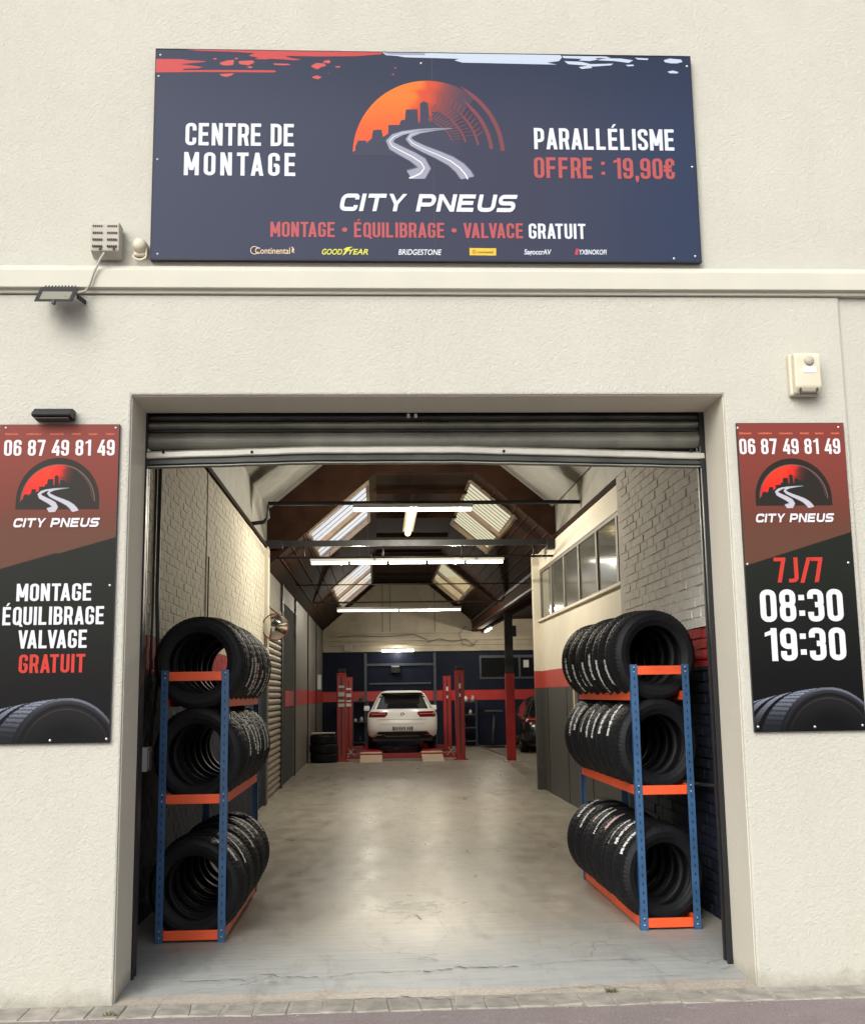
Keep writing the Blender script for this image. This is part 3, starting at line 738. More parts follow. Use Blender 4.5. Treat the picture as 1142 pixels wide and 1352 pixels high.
def lettering(parent, s, xl, xr, ytop, ybot, col, yface, W=.43, st=.150, R=.17, gap=.085, wide=False, shear=0, name='lettering', col2=None):
    """print the words s between pixel xl..xr, cap height ytop..ybot, on the sign's own plane"""
    xm = (xl+xr)/2
    A = at(xl, (ytop+ybot)/2, Y=yface); Bp = at(xr, (ytop+ybot)/2, Y=yface); zt = at(xm, ytop, Y=yface).z; zb = at(xm, ybot, Y=yface).z
    G, adv = text_glyphs(W, st, R, wide); H = zt-zb
    tot = sum(adv.get(c, W)+gap for c in s)-gap + shear - (0 if wide else .09*sum(s[i:i+2] in KERN for i in range(len(s))))
    sx = (Bp.x-A.x)/(tot*H); cx = 0; b = MB(); LAY[0] = 0; ki = 0
    def T(p): return (A.x+(p[0]+shear*p[1])*H*sx, yface-.0012-.00006*(LAY[0] % 8), zb+p[1]*H)
    for ch in s:
        if ch != ' ':
            for g in G[ch]:
                LAY[0] += 1
                if g[0] == 'p': b.add([T((x_+cx, y_)) for x_, y_ in g[1]], [tuple(range(len(g[1])))])
                else:
                    P = roundpath(g[1], g[2], g[3]); L, Rr = ribbon(P, st, g[2]); n = len(P)
                    vs = [T((p.x+cx, p.y)) for p in L]+[T((p.x+cx, p.y)) for p in Rr]
                    b.add(vs, [(i, (i+1) % n, n+(i+1) % n, n+i) for i in range(n if g[2] else n-1)])
        cx += adv.get(ch, W)+gap
        kk = s[ki:ki+2]; ki += 1
        if not wide and kk in KERN: cx -= .09
    return b.build(name, M['ink'], parent, cols=[col]*len(b.v))
def pix_poly(parent, pts, col, yf, name, colf=None):
    b = MB(); v = [at(x_, y_, Y=yf) for x_, y_ in pts]; b.add(v, [tuple(range(len(v)))])
    return b.build(name, M['ink'], parent, cols=[col]*len(v) if colf is None else [colf(x_, y_) for x_, y_ in pts])
def panel_grid(parent, name, x0, x1, z0, z1, yf, nx, nz, f, mat, thick=0.012):
    b = MB(); cols = []
    for j in range(nz+1):
        for i in range(nx+1):
            u, v = i/nx, j/nz; b.v.append((x0+(x1-x0)*u, yf, z0+(z1-z0)*v)); cols.append(f(u, v))
    for j in range(nz):
        for i in range(nx): a = j*(nx+1)+i; b.f.append((a, a+1, a+nx+2, a+nx+1)); b.sm.append(False)
    return b.build(name, mat, parent, cols=cols)
def lerp(a, c, t): t = max(0, min(1, t)); return tuple(p+(q-p)*t for p, q in zip(a, c))
def sstep(a, b_, x_): t = max(0, min(1, (x_-a)/(b_-a))); return t*t*(3-2*t)

WHT = srgb(226, 230, 240)
# ---- big fascia sign
SX0, SX1, SZ0, SZ1 = -1.299, 1.935, 4.065, 5.389; YF = -.030
sign = thing('fascia_sign', 'wide navy sign over the entrance reading CITY PNEUS with orange city logo', 'sign', (.3, 0, SZ0))
b = MB(); b.box(SX0, SX1, YF+.002, .012, SZ0, SZ1); b.build('backing_board', M['flood_body'], sign)
NV = srgb(68, 74, 97); NVI = tuple(a*b for a, b in zip(lerp(NV, srgb(74, 76, 97), .75), (.716, .75, .78)))
def sgcol(u, v):
    c = lerp(NV, srgb(74, 76, 97), sstep(.1, .6, u)); c = lerp(c, srgb(60, 72, 100), sstep(.7, 1, u))
    return lerp(c, srgb(52, 62, 86), sstep(.55, 1, v)*.8)
panel_grid(sign, 'printed_face', SX0+.002, SX1-.002, SZ0+.002, SZ1-.002, YF, 24, 10, sgcol, M['print'])
# aluminium edge trims
b = MB(); b.box(SX0-.004, SX0, YF-.002, .004, SZ0-.004, SZ1+.004); b.box(SX1, SX1+.004, YF-.002, .004, SZ0-.004, SZ1+.004); b.box(SX0, SX1, YF-.002, .004, SZ1, SZ1+.004); b.box(SX0, SX1, YF-.002, .004, SZ0-.004, SZ0)
b.build('edge_trim', M['flood_body'], sign)
L1 = YF-.0006
# brush strokes along the top edge
RED1 = srgb(196, 72, 72); RED2 = srgb(205, 88, 84); WB = srgb(196, 208, 226)
def blob(pts, col, yf=L1, name='brush_stroke'): pix_poly(sign, pts, col, yf, name)
blob([(205, 77), (240, 77.5), (250, 79), (270, 80), (272, 81), (250, 83), (238, 84), (255, 86), (268, 88), (262, 89.5), (244, 90), (240, 92), (300, 91.8), (362, 92.2), (365, 94), (361, 95), (300, 94.6), (260, 94.4), (205, 95)], RED1)
blob([(240, 63.8), (300, 64.6), (378, 65.8), (440, 66.9), (504, 68), (504, 71), (470, 73.6), (420, 74), (376, 73), (384, 76), (398, 78), (390, 79), (370, 77.6), (355, 77), (352, 77.8), (336, 77.4), (341, 75.5), (328, 73), (336, 69.5), (300, 67.5), (262, 66.5)], RED1, L1-.0003)
blob([(290, 82), (300, 79), (309, 78.6), (308, 85), (300, 86), (292, 85)], RED2); blob([(315, 80), (334, 79), (336, 82), (328, 85.6), (316, 84)], RED2)
blob([(290, 97), (309, 96), (306, 99), (299, 101), (292, 99.5)], RED2); blob([(361, 83), (380, 83.5), (384, 85), (374, 85.6), (362, 85)], RED2)
blob([(411, 86), (418, 82.5), (428, 83), (431, 86), (424, 88), (419, 91), (412, 88)], RED2); blob([(427, 80), (434, 78.5), (437, 81), (434, 83), (427, 82)], RED2)
blob([(412, 101), (418, 98.8), (425, 101), (420, 104), (413, 102.6)], RED2); blob([(442, 87), (449, 86.6), (449, 88.4), (444, 88.6)], RED2)
for cx_, cy_, q in ((284, 77, 3), (312, 76.6, 3), (522, 89, 2), (519, 97.6, 2), (434, 96, 1), (330, 88, 4)): blob([(cx_-q, cy_), (cx_, cy_-q*.4), (cx_+q, cy_), (cx_, cy_+q*.4)], RED2)
blob([(504, 68.2), (560, 69), (640, 70.3), (740, 72), (742, 75), (738, 80), (722, 82), (735, 84.6), (700, 84), (640, 82.6), (610, 82), (600, 79), (606, 77), (560, 75.6), (535, 75), (524, 73.2), (510, 72.2)], WB)
blob([(742, 73), (800, 74), (806, 75.6), (790, 78), (778, 80), (764, 79), (768, 77), (744, 76)], WB); blob([(745, 80), (768, 81), (780, 84), (810, 83.4), (806, 85.6), (780, 87.4), (782, 89), (768, 90.4), (764, 88), (776, 86), (750, 84)], WB)
blob([(786, 76), (820, 76.6), (836, 79), (830, 82.4), (812, 80), (790, 79)], WB); blob([(838, 75.6), (856, 76.6), (855, 78.6), (842, 78)], WB); blob([(826, 85), (836, 84.6), (837, 86.4), (829, 87)], WB)
blob([(876, 79), (884, 76.6), (899, 78), (901, 81), (894, 83), (886, 83), (878, 81.6)], WB); blob([(881, 94), (888, 92.4), (896, 94.6), (894, 96.4), (884, 96)], WB)
blob([(506, 68.6), (560, 69.6), (562, 72), (530, 72), (512, 71)], srgb(150, 155, 175), L1-.0003)

# ---- logo: sun over skyline with a tyre arc and a winding road
def logo(parent, cx, cy, R, yf, big=True, slant=0.0):
    """R in pixels at the sign; cx, cy = centre of the half disc's base"""
    K = R/100.0; X0, Z0 = at(cx, cy, Y=yf).x, at(cx, cy, Y=yf).z
    mpp = (at(cx+50, cy, Y=yf).x-at(cx-50, cy, Y=yf).x)/100
    mpz = (at(cx, cy-20, Y=yf).z-at(cx, cy+20, Y=yf).z)/40
    def P(x_, y_, k=1): return (X0+(x_-566)*K*mpp, yf-.0002*k, Z0-(y_-204)*K*mpz)
    skyl = [(464.5, 202), (469.5, 199), (469.5, 194), (473, 186), (484, 186), (484, 189), (491, 183), (493, 172), (504, 171), (506, 181), (513, 176), (513, 165), (528, 164.5), (529, 160), (531, 158), (535, 158), (536.5, 144), (552, 143.5), (553, 161), (555, 161), (555.5, 136), (560, 132.5), (566, 135), (568, 160), (571, 160), (571, 147), (580, 146), (588, 152), (600, 160), (606, 168), (608, 178)]
    if not big:  # emblem ground: dark dome with a rim
        b = MB(); pts = [P(566+116*cos(a), 204-120*sin(a), 1) for a in [pi*k/40 for k in range(41)]]
        pts = [P(566+116, 228, 1)]+pts+[P(566-116, 228, 1)]
        b.add(pts, [tuple(range(len(pts)))]); b.build('emblem_ground', M['ink'], parent, cols=[srgb(44, 38, 34)]*len(pts))
        b = MB(); n = 40; vs = []
        for k in range(n+1):
            a = pi*k/n
            for rr in (101, 104): vs.append(P(566+rr*cos(a), 206-rr*1.0*sin(a), 2))
        b.add(vs, [(2*k, 2*k+1, 2*k+3, 2*k+2) for k in range(n)]); b.build('emblem_rim', M['ink'], parent, cols=[srgb(120, 90, 84)]*len(vs))
    # sun disc (fan of radial strips), orange at left fading into dark red
    b = MB(); cols = []; n, mrad = 60, 10
    ox, oy = 566, 205
    if big: c0, c1, c2, c3 = srgb(236, 122, 46), srgb(234, 92, 50), srgb(146, 68, 66), srgb(108, 68, 76)
    else: c0, c1, c2, c3 = srgb(246, 60, 40), srgb(232, 44, 36), srgb(120, 46, 42), srgb(48, 42, 40)
    for j in range(mrad+1):
        for i in range(n+1):
            a = pi*(i/n); r_ = 100*(0.30+.70*j/mrad); x_, y_ = ox+r_*cos(a), oy-r_*sin(a)
            b.v.append(P(x_, y_, 3)); t = (x_-466)/200
            c = lerp(c0, c1, sstep(120, 185, y_)); edge = .50-(y_-105)/100*.22+.02*sin(y_*.3)
            c = lerp(c, srgb(205, 72, 50) if big else c1, sstep(edge-.05, edge, t)*.9)
            c = lerp(c, c2, sstep(edge+.03, edge+.16, t)); c = lerp(c, c3, sstep(.52, .78, t)); c = lerp(c, NVI if big else srgb(44, 38, 34), sstep(radians(82), radians(52), a)*(.75 if big else 1)); cols.append(c)
    for j in range(mrad):
        for i in range(n):
            a_ = j*(n+1)+i; am = pi*(i+.5)/n
            xm, ym = ox+100*(0.3+.7*(j+.5)/mrad)*cos(am), oy-100*(.3+.7*(j+.5)/mrad)*sin(am)
            lim = 50 if big else 50   # tyre side is left open
            if am < radians(lim): continue
            b.f.append((a_, a_+1, a_+n+2, a_+n+1)); b.sm.append(False)
    b.build('sun_disc', M['ink'], parent, cols=cols)
    base = NVI if big else srgb(38, 40, 36)
    # skyline silhouette drawn over the disc
    b = MB(); low = [(x_, y_) for x_, y_ in skyl]
    pts = [P(x_, y_, 4) for x_, y_ in low]
    vs = []; 
    for x_, y_ in low: vs += [P(x_, y_, 4), P(x_, 206, 4)]
    b.add(vs, [(2*k, 2*k+2, 2*k+3, 2*k+1) for k in range(len(low)-1)]); b.build('skyline', M['ink'], parent, cols=[base]*len(vs))
    # tyre arcs on the right
    ac = srgb(126, 70, 76) if big else srgb(82, 66, 62)
    arcs = [(101, 95.5, 3, 64), (88, 83, 5, 56), (73, 70, 10, 52), (60, 57.5, 16, 56), (46, 44.5, 24, 70)] if big else [(98, 95, 3, 60)]
    b = MB()
    for (ra, rb, a0, a1) in arcs:
        vs = []; n = 24
        for k in range(n+1):
            a = radians(a0+(a1-a0)*k/n); q = (1 if k < n*.8 else (n-k)/(n*.2)*.9+.1)
            for rr in (ra, ra-(ra-rb)*q): vs.append(P(ox-(0 if ra > 90 else (100-ra)*.18)+rr*cos(a), oy-2-rr*sin(a), 5))
        b.add(vs, [(2*k, 2*k+1, 2*k+3, 2*k+2) for k in range(n)])
    if big:
        for k in range(13):
            a = radians(22+k*4.6)
            for (ra, rb, off) in ((69, 58, .05), (83, 73, -.05), (56, 46, .09)):
                p0 = (ox-5+ra*cos(a), oy-2-ra*sin(a)); p1 = (ox-7+rb*cos(a+off), oy-2-rb*sin(a+off))
                b.add([P(p0[0], p0[1], 6), P(p0[0]+1.2, p0[1]+.8, 6), P(p1[0]+1.2, p1[1]+.8, 6), P(p1[0], p1[1], 6)], [(0, 1, 2, 3)])
    b.build('tyre_arc', M['ink'], parent, cols=[ac]*len(b.v))
    # road ribbons
    for cl in ([(596, 168.6, 1.2), (575, 169.6, 2.4), (552, 171.6, 3.6), (532, 175.5, 6), (520, 180.5, 8.5), (514.5, 186.5, 11), (518, 193, 12.5), (530, 199.5, 13.5), (545, 207, 15), (556, 214.5, 17.5), (560, 221.5, 19), (555, 228.5, 21), (546, 233, 23), (540, 235, 24)],
               [(597, 168.8, 1), (575, 171, 2.4), (555, 174, 4), (543, 178, 6.5), (539.5, 183, 8.5), (545, 189, 9.5), (560, 196.5, 10.5), (578, 204, 12.5), (595, 212, 15), (607, 221, 18), (614, 229.5, 20), (617, 236, 21.5)]):
        V = [Vector((p[0], p[1])) for p in cl]
        for wmul, lv, colr, nm in ((1.0, 7, srgb(96, 98, 116) if big else srgb(120, 118, 126), 'road_edge'), (.84, 8, srgb(158, 160, 178) if big else srgb(196, 192, 204), 'road'), (.09, 9, srgb(235, 236, 242), 'road_line')):
            if nm == 'road_line' and not big: continue
            Ls, Rs = ribbon(V, [p[2]*wmul*(1.0) if p[2]*wmul > .5 else .01 for p in cl], False)
            vs = [P(p.x, min(p.y, 236), lv) for p in Ls]+[P(p.x, min(p.y, 236), lv) for p in Rs]; n = len(V)
            b = MB(); b.add(vs, [(i, i+1, n+i+1, n+i) for i in range(n-1)]); b.build(nm, M['ink'], parent, cols=[colr]*len(vs))
logo(sign, 566, 204, 100, YF)
YL = YF-.0008
lettering(sign, 'CENTRE DE', 245, 389, 162.5, 192, WHT, YL)
lettering(sign, 'MONTAGE', 243, 391, 201, 231.5, WHT, YL, gap=.18)
lettering(sign, 'PARALLÉLISME', 705, 890.5, 169.5, 197.5, WHT, YL)
lettering(sign, 'OFFRE : 19,90€', 705, 890.5, 208, 235.5, srgb(184, 90, 90), YL)
lettering(sign, 'CITY PNEUS', 447, 683.5, 256, 279, WHT, YL-.0014, W=1.02, st=.235, R=.26, gap=.13, wide=True, shear=.22)
lettering(sign, 'MONTAGE • ÉQUILIBRAGE • VALVACE', 357, 691, 293.5, 313.5, srgb(186, 90, 94), YL)
lettering(sign, 'GRATUIT', 698, 773, 295, 315, WHT, YL)
def small_text(parent, s, xl, xr, ytop, ybot, col, yf, shear=0, bold=.01):
    cu = bpy.data.curves.new('brand_lettering', 'FONT'); cu.body = s; cu.shear = shear; cu.offset = bold
    o = bpy.data.objects.new('tmp', cu); COL.objects.link(o); dg = bpy.context.evaluated_depsgraph_get(); dg.update()
    me = bpy.data.meshes.new_from_object(o.evaluated_get(dg)); bpy.data.objects.remove(o)
    xs = [v.co.x for v in me.vertices]; cap = .73
    a = at(xl, (ytop+ybot)/2, Y=yf); c = at(xr, (ytop+ybot)/2, Y=yf); zt, zb = at((xl+xr)/2, ytop, Y=yf).z, at((xl+xr)/2, ybot, Y=yf).z
    sx = (c.x-a.x)/(max(xs)-min(xs)); sz = (zt-zb)/cap; mnx = min(xs)
    b = MB(); b.add([(a.x+(v.co.x-mnx)*sx, yf, zb+v.co.y*sz) for v in me.vertices], [tuple(p.vertices) for p in me.polygons])
    bpy.data.meshes.remove(me); return b.build('brand_lettering', M['ink'], parent, cols=[col]*len(b.v))
small_text(sign, 'Continental', 337, 383, 326, 334.5, srgb(232, 200, 166), YL)
b = MB(); vs = []
for k in range(25):
    a = .5+2*pi*k/24*.86
    for rr in (5.6, 4.6): p = at(336+rr*cos(a), 330-rr*sin(a)*.98, Y=YL-.0004); vs.append(p)
b.add(vs, [(2*k, 2*k+1, 2*k+3, 2*k+2) for k in range(24)]); b.build('brand_emblem', M['ink'], sign, cols=[srgb(232, 200, 166)]*len(vs))
pix_poly(sign, [(385, 332), (386, 327), (384, 325), (387, 326), (389, 330), (387, 331), (389, 334), (386.5, 333)], srgb(232, 200, 166), YL, 'brand_emblem')
small_text(sign, 'GOOD', 425, 452, 328, 335.5, srgb(226, 224, 76), YL, .25, .02)
small_text(sign, 'YEAR', 460, 486, 328, 335.5, srgb(226, 224, 76), YL, .25, .02)
pix_poly(sign, [(452, 337), (456, 330), (453, 329), (458, 326), (466, 325.4), (461, 328), (463, 329), (458, 332), (456, 335)], srgb(226, 224, 76), YL, 'brand_emblem')
small_text(sign, 'BRIDGESTONE', 526, 583, 328.5, 336, srgb(236, 238, 244), YL, .2, .012)
pix_poly(sign, [(620, 327), (655, 327.5), (655, 337), (620, 336.6)], srgb(238, 196, 70), YL, 'brand_plate')
small_text(sign, 'continental', 630, 651, 330.6, 334, srgb(70, 56, 30), YL-.0008)
b = MB(); vs = []
for k in range(17):
    a = 2*pi*k/16
    for rr in (2.4, 1.7): vs.append(at(626+rr*cos(a), 332-rr*sin(a), Y=YL-.0008))
b.add(vs, [(2*k, 2*k+1, 2*k+3, 2*k+2) for k in range(16)]); b.build('brand_emblem', M['ink'], sign, cols=[srgb(70, 56, 30)]*len(vs))
small_text(sign, 'SagoccrAV', 692, 728, 328.5, 335.5, WHT, YL, .15, .02)
small_text(sign, 'YXBNOKOFI', 764.5, 801, 329, 335.5, WHT, YL, .15, .02)
pix_poly(sign, [(759, 336), (760.5, 328), (764, 328), (763, 336)], srgb(206, 70, 96), YL, 'brand_emblem')
b = MB()
xj = at(572, 200, Y=YF).x; b.box(xj-.0012, xj+.0012, YF-.0004, YF+.001, SZ0, SZ1); b.build('panel_joint', M['slot'], sign)
def screw(parent, x_, y_, yf): 
    p = at(x_, y_, Y=yf); b = MB(); b.lathe([(.0, -.004), (.006, -.003), (.008, 0)], (p.x, yf-.0005, p.z), 'Y', 10); b.build('screw', M['steel'], parent)
for x_, y_ in ((212, 72), (209.5, 100), (208, 210), (208, 335), (907, 87), (914, 220), (918, 338), (890, 341), (556, 83)): screw(sign, x_, y_, YF)

# ---- two upright posters
def tyre_pic(a, z, cx0, dz):
    """printed tyre picture: a, z in metres from the poster's lower left"""
    def ell(s): return (cx0-s*.95, -.085+dz-.25*s*s, .300+.05*s, .325-.08*s)
    c, zc, ra, rb = ell(0); r = math.hypot((a-c)/ra, (z-zc)/rb)
    if r <= 1:
        th = math.atan2((z-zc)/rb, (a-c)/ra); lit = max(0, sin(th))**1.5
        if r > .955: return lerp(srgb(22, 22, 26), srgb(150, 150, 165), lit*.75*sstep(-.5, .9, cos(th)+.6))
        if r > .86: return lerp(srgb(16, 16, 20), srgb(78, 76, 82), lit*sstep(.86, .95, r)*.7)
        if .80 < r < .82: return lerp(srgb(20, 20, 22), srgb(90, 86, 84), lit*.5)
        return lerp(srgb(16, 16, 20), srgb(38, 36, 36), sstep(.45, .8, r)*lit)
    lo = None
    for k in range(1, 41):
        s = .42*k/40; c, zc, ra, rb = ell(s)
        if math.hypot((a-c)/ra, (z-zc)/rb) <= 1: lo = s; break
    if lo is None: return None
    th = math.atan2(z-zc, a-c); lit = sstep(.35, 1.0, sin(th))*.9+.05
    if th > pi/2: lit *= .45+.55*sstep(2.9, 1.7, th)
    base = lerp(srgb(24, 26, 30), srgb(168, 172, 188), lit)
    for g in (.125, .20, .28):
        if abs(lo-g) < .012: return srgb(14, 15, 18)
    if lo < .11 and sin(th*62+lo*20) > .35: base = lerp(base, srgb(30, 32, 38), .7)
    if lo > .1 and sin(th*90) > .8: base = lerp(base, srgb(40, 42, 48), .5)
    return base
def poster(name, label, x0, x1, z0, z1, diag, tyre_cx, tyre_dz, roll=0):
    root = thing(name, label, 'poster', ((x0+x1)/2, 0, z0)); yf = -.022
    b = MB(); b.box(x0, x1, yf+.001, .004, z0, z1); b.build('backing_board', M['black'], root)
    def colf(u, v):
        X, Z = x0+(x1-x0)*u, z0+(z1-z0)*v
        d = diag[0]+(diag[1]-diag[0])*u
        if Z > d: c = lerp(srgb(126, 70, 57), srgb(160, 76, 66), sstep(.55, 1, v)); return lerp(c, srgb(120, 80, 64), sstep(.78, .60, v)*.9)
        c = lerp(srgb(20, 19, 21), srgb(42, 45, 38), sstep(.1, .62, v)); return c
    n = 130
    bb = MB(); cols = []; nx, nz = 26, 240
    panel_grid(root, 'printed_face', x0+.002, x1-.002, z0+.002, z1-.002, yf, nx, nz, colf, M['print'])
    # tyre picture, a finer grid on the lower part
    w_ = x1-x0; h_ = .30; g = MB(); cc = []; NX, NZ = 170, 90; idx = {}
    for j in range(NZ+1):
        for i in range(NX+1):
            c = tyre_pic(w_*i/NX, h_*j/NZ, tyre_cx, tyre_dz)
            if c is not None: idx[(i, j)] = len(g.v); g.v.append((x0+.003+(w_-.006)*i/NX, yf-.0006, z0+.003+h_*j/NZ)); cc.append(c)
    for j in range(NZ):
        for i in range(NX):
            q = [(i, j), (i+1, j), (i+1, j+1), (i, j+1)]
            if all(k in idx for k in q): g.f.append(tuple(idx[k] for k in q)); g.sm.append(False)
    g.build('tyre_picture', M['print'], root, cols=cc)
    return root, yf-.0006
def poster_top(root, yf, cx, cyb, R, tx, ty, px, py, name_s, dots):
    lettering(root, '06 87 49 81 49', px[0], px[1], py[0], py[1], srgb(236, 232, 236), yf, W=.42, st=.15)
    logo(root, cx, cyb, R, yf, False)
    lettering(root, 'CITY PNEUS', tx[0], tx[1], ty[0], ty[1], srgb(236, 232, 238), yf-.0022, W=1.02, st=.24, R=.26, gap=.13, wide=True, shear=.22)
    b = MB(); rd = random.Random(5)
    for a, c in dots[0]:
        x_ = a
        while x_ < c:
            wd = rd.uniform(.7, 1.5); h = rd.uniform(.7, 1.3); p = at(x_, dots[1]+1.2, Y=yf); q = at(min(c, x_+wd), dots[1]-h, Y=yf)
            b.add([(p.x, yf, p.z), (q.x, yf, p.z), (q.x, yf, q.z), (p.x, yf, q.z)], [(0, 1, 2, 3)]); x_ += wd+.45
    b.build('small_print', M['ink'], root, cols=[srgb(214, 112, 84)]*len(b.v))
pl0, pl1 = -2.112, -1.447; pz0, pz1 = 1.316, 3.083
pl, ly = poster('left_poster'.replace('left_', 'tyre_'), 'red and black poster left of the entrance listing MONTAGE ÉQUILIBRAGE VALVAGE GRATUIT', pl0, pl1, pz0, pz1, (at(0, 755, Y=0).z, at(154, 709, Y=0).z), .43, .0)
poster_top(pl, ly, 76, 661, 47.5, (17, 132), (684, 696), (5.6, 151.5), (580.6, 601.6), 0, (((7, 24), (35, 55), (66, 84), (95, 107), (117, 129), (140, 151)), 573))
W_ = srgb(230, 230, 236)
lettering(pl, 'MONTAGE', 22, 121.5, 770.5, 793.5, W_, ly); lettering(pl, 'ÉQUILIBRAGE', 3.5, 138, 801, 825, W_, ly)
lettering(pl, 'VALVAGE', 24, 115.5, 832, 856, W_, ly); lettering(pl, 'GRATUIT', 25, 112.5, 864, 888.5, srgb(206, 62, 52), ly)
pr0, pr1 = 2.093, 2.727
prr, ry = poster('tyre_poster', 'red and black poster right of the entrance with opening hours 08:30 19:30', pr0, pr1, pz0, pz1, (at(984, 748, Y=0).z, at(1123, 703, Y=0).z), .43, .0)
poster_top(prr, ry, 1048, 657, 43.5, (997, 1101.5), (678, 689.5), (976, 1109), (579, 599.5), 0, (((976, 992), (1001, 1019), (1029, 1046), (1056, 1068), (1076, 1087), (1097, 1108)), 572))
lettering(prr, '7J/7', 1022, 1086.5, 736, 769, srgb(206, 62, 52), ry)
lettering(prr, '08:30', 1003.5, 1113, 778, 821, W_, ry, W=.46, st=.165, R=.2); lettering(prr, '19:30', 1009, 1116.5, 829, 872.5, W_, ry, W=.46, st=.165, R=.2)
for x_, y_ in ((8, 565), (153, 565), (145, 773), (140.5, 976), (66, 978)): screw(pl, x_, y_, ly)
for x_, y_ in ((974, 565), (1107, 564), (987, 745), (1120, 743), (1001, 960), (1076, 960), (1139, 958)): screw(prr, x_, y_, ry)

# ================================================================== FACADE FITTINGS
# alarm siren box (left, above the band)
sb = thing('siren_box', 'weathered grey louvred siren box sitting above the band, left of the big sign', 'siren', (-1.55, 0, 4.06))
b = MB(); x0, x1, z0, z1 = -1.628, -1.465, 4.065, 4.262
b.prism([(0, z0+.0), (-.03, z0), (-.095, z0+.022), (-.104, z1-.010), (-.09, z1), (0, z1+.0)], x0, x1, 'YZ'); b.build('case', M['greyplastic'], sb, .008)
for k in range(4):
    b = MB()
    for q in range(12):
        if q in (5, 6): continue
        xx = x0+.012+q*.0118; b.box(xx, xx+.0075, -.1065, -.098, z1-.034-k*.040, z1-.024-k*.040)
    b.build('louvre', M['slot'], sb)
for xx in (x0+.05, x1-.035): b = MB(); b.box(xx, xx+.012, -.104, -.094, z0+.028, z0+.044); b.build('clip', M['slot'], sb)
# small dome lamp beside it
dm = thing('junction_dome', 'small round cream dome with a hooked cable beside the big sign', 'junction box', (-1.345, 0, 4.06))
b = MB(); b.lathe([(.0, -.075), (.018, -.073), (.034, -.062), (.042, -.04), (.044, 0)], (-1.362, 0, 4.145), 'Y', 24); b.build('dome', M['offwhite'], dm)
b = MB(); b.tube([(-1.362+.04*cos(a), -.03, 4.09+.03*sin(a)) for a in [pi+.2+k*.3 for k in range(10)]]+[(-1.325, -.03, 4.14)], .007); b.build('cable', M['offwhite'], dm)
b = MB(); b.box(-1.40, -1.33, -.03, 0, 4.085, 4.14); b.build('base', M['offwhite'], dm, .01)
# floodlight
fl_ = thing('floodlight', 'dark LED floodlight tilted down beneath the band at the upper left', 'floodlight', (-1.8, 0, 3.80))
b = MB(); ang = radians(48); cz = 3.81; cy = -.13
def FL(x_, u, v): return (x_, cy-u*cos(ang)*1 - v*sin(ang)*-0 + v*.0 - 0, cz+0) if 0 else (x_, cy+u*cos(ang)+v*sin(ang)*-1, cz-u*sin(ang)*-1+v*-cos(ang))
def flbox(b, xa, xb, ua, ub, va, vb):
    v = [FL(x_, u, v_) for v_ in (va, vb) for u in (ua, ub) for x_ in (xa, xb)]
    b.add(v, [(0, 2, 3, 1), (4, 5, 7, 6), (0, 1, 5, 4), (2, 6, 7, 3), (0, 4, 6, 2), (1, 3, 7, 5)])
flbox(b, -1.905, -1.69, -.075, .075, -.02, .012); b.build('body', M['flood_body'], fl_, .006)
b = MB(); flbox(b, -1.88, -1.715, -.042, .046, .0125, .0145); b.build('lens', M['flood_glass'], fl_)
b = MB()
for k in range(10): flbox(b, -1.885+k*.0185, -1.879+k*.0185, -.05, .09, -.045, -.0205)
b.build('cooling_fin', M['flood_body'], fl_)
b = MB(); b.bar((-1.688, cy+.03, cz+.0), (-1.668, -.004, cz+.0), .010, .022); b.build('bracket', M['black'], fl_)
b = MB(); b.box(-1.80, -1.785, cy-.08, cy-.05, cz-.08, cz-.06); b.build('sensor', M['black'], fl_)
fc = MB(); fc.tube([(-1.55, -.085, 4.08), (-1.57, -.085, 4.045), (-1.61, -.075, 3.96), (-1.63, -.07, 3.89), (-1.66, -.05, 3.86), (-1.70, -.10, 3.83)], .007)
tag(fc.build('cable', M['cable']), 'thin pale cable looping from the siren box down to the floodlight', 'cable')
# slim wall lamp over the left poster
wl_ = thing('wall_lamp', 'slim black bar lamp fixed just above the left poster', 'wall lamp', (-1.8, 0, 3.11))
b = MB(); b.prism([(0, 3.105), (-.11, 3.112), (-.115, 3.125), (-.06, 3.165), (0, 3.165)], -1.915, -1.70, 'YZ'); b.build('housing', M['flood_body'], wl_, .004)
b = MB(); b.box(-1.90, -1.715, -.10, -.015, 3.099, 3.1045); b.build('lens', M['slot'], wl_)
# alarm sounder right
al = thing('alarm_sounder', 'yellowed white alarm sounder high on the wall above the right poster', 'alarm', (2.5, 0, 3.24))
x0, x1, z0, z1 = 2.43, 2.585, 3.245, 3.487
b = MB(); b.box(x0-.012, x1+.004, -.045, 0, z0-.004, z1+.004); b.build('base', M['offwhite'], al, .01)
b = MB(); b.prism([(-.046, z0), (-.075, z0), (-.10, z0+.035), (-.10, z1-.02), (-.085, z1), (-.046, z1)], x0, x1, 'YZ'); b.build('cover', M['offwhite'], al, .009)
b = MB(); b.lathe([(.0, -.018), (.018, -.016), (.028, -.008), (.031, .01)], (x0+.085, -.10, z1-.052), 'Y', 20); b.build('strobe', M['greyplastic'], al)
b = MB(); b.box(x0+.045, x1-.028, -.103, -.0995, z1-.125, z1-.085); b.build('name_strip', M['white'], al, .002)
b = MB(); b.box(x0+.028, x1-.028, -.090, -.074, z0-.004, z0+.008); b.build('light_bar', M['slot'], al)
b = MB(); b.box(x0+.022, x0+.034, -.096, -.08, z0+.012, z0+.03); b.box(x1-.034, x1-.022, -.096, -.08, z0+.012, z0+.03); b.build('clip', M['slot'], al)
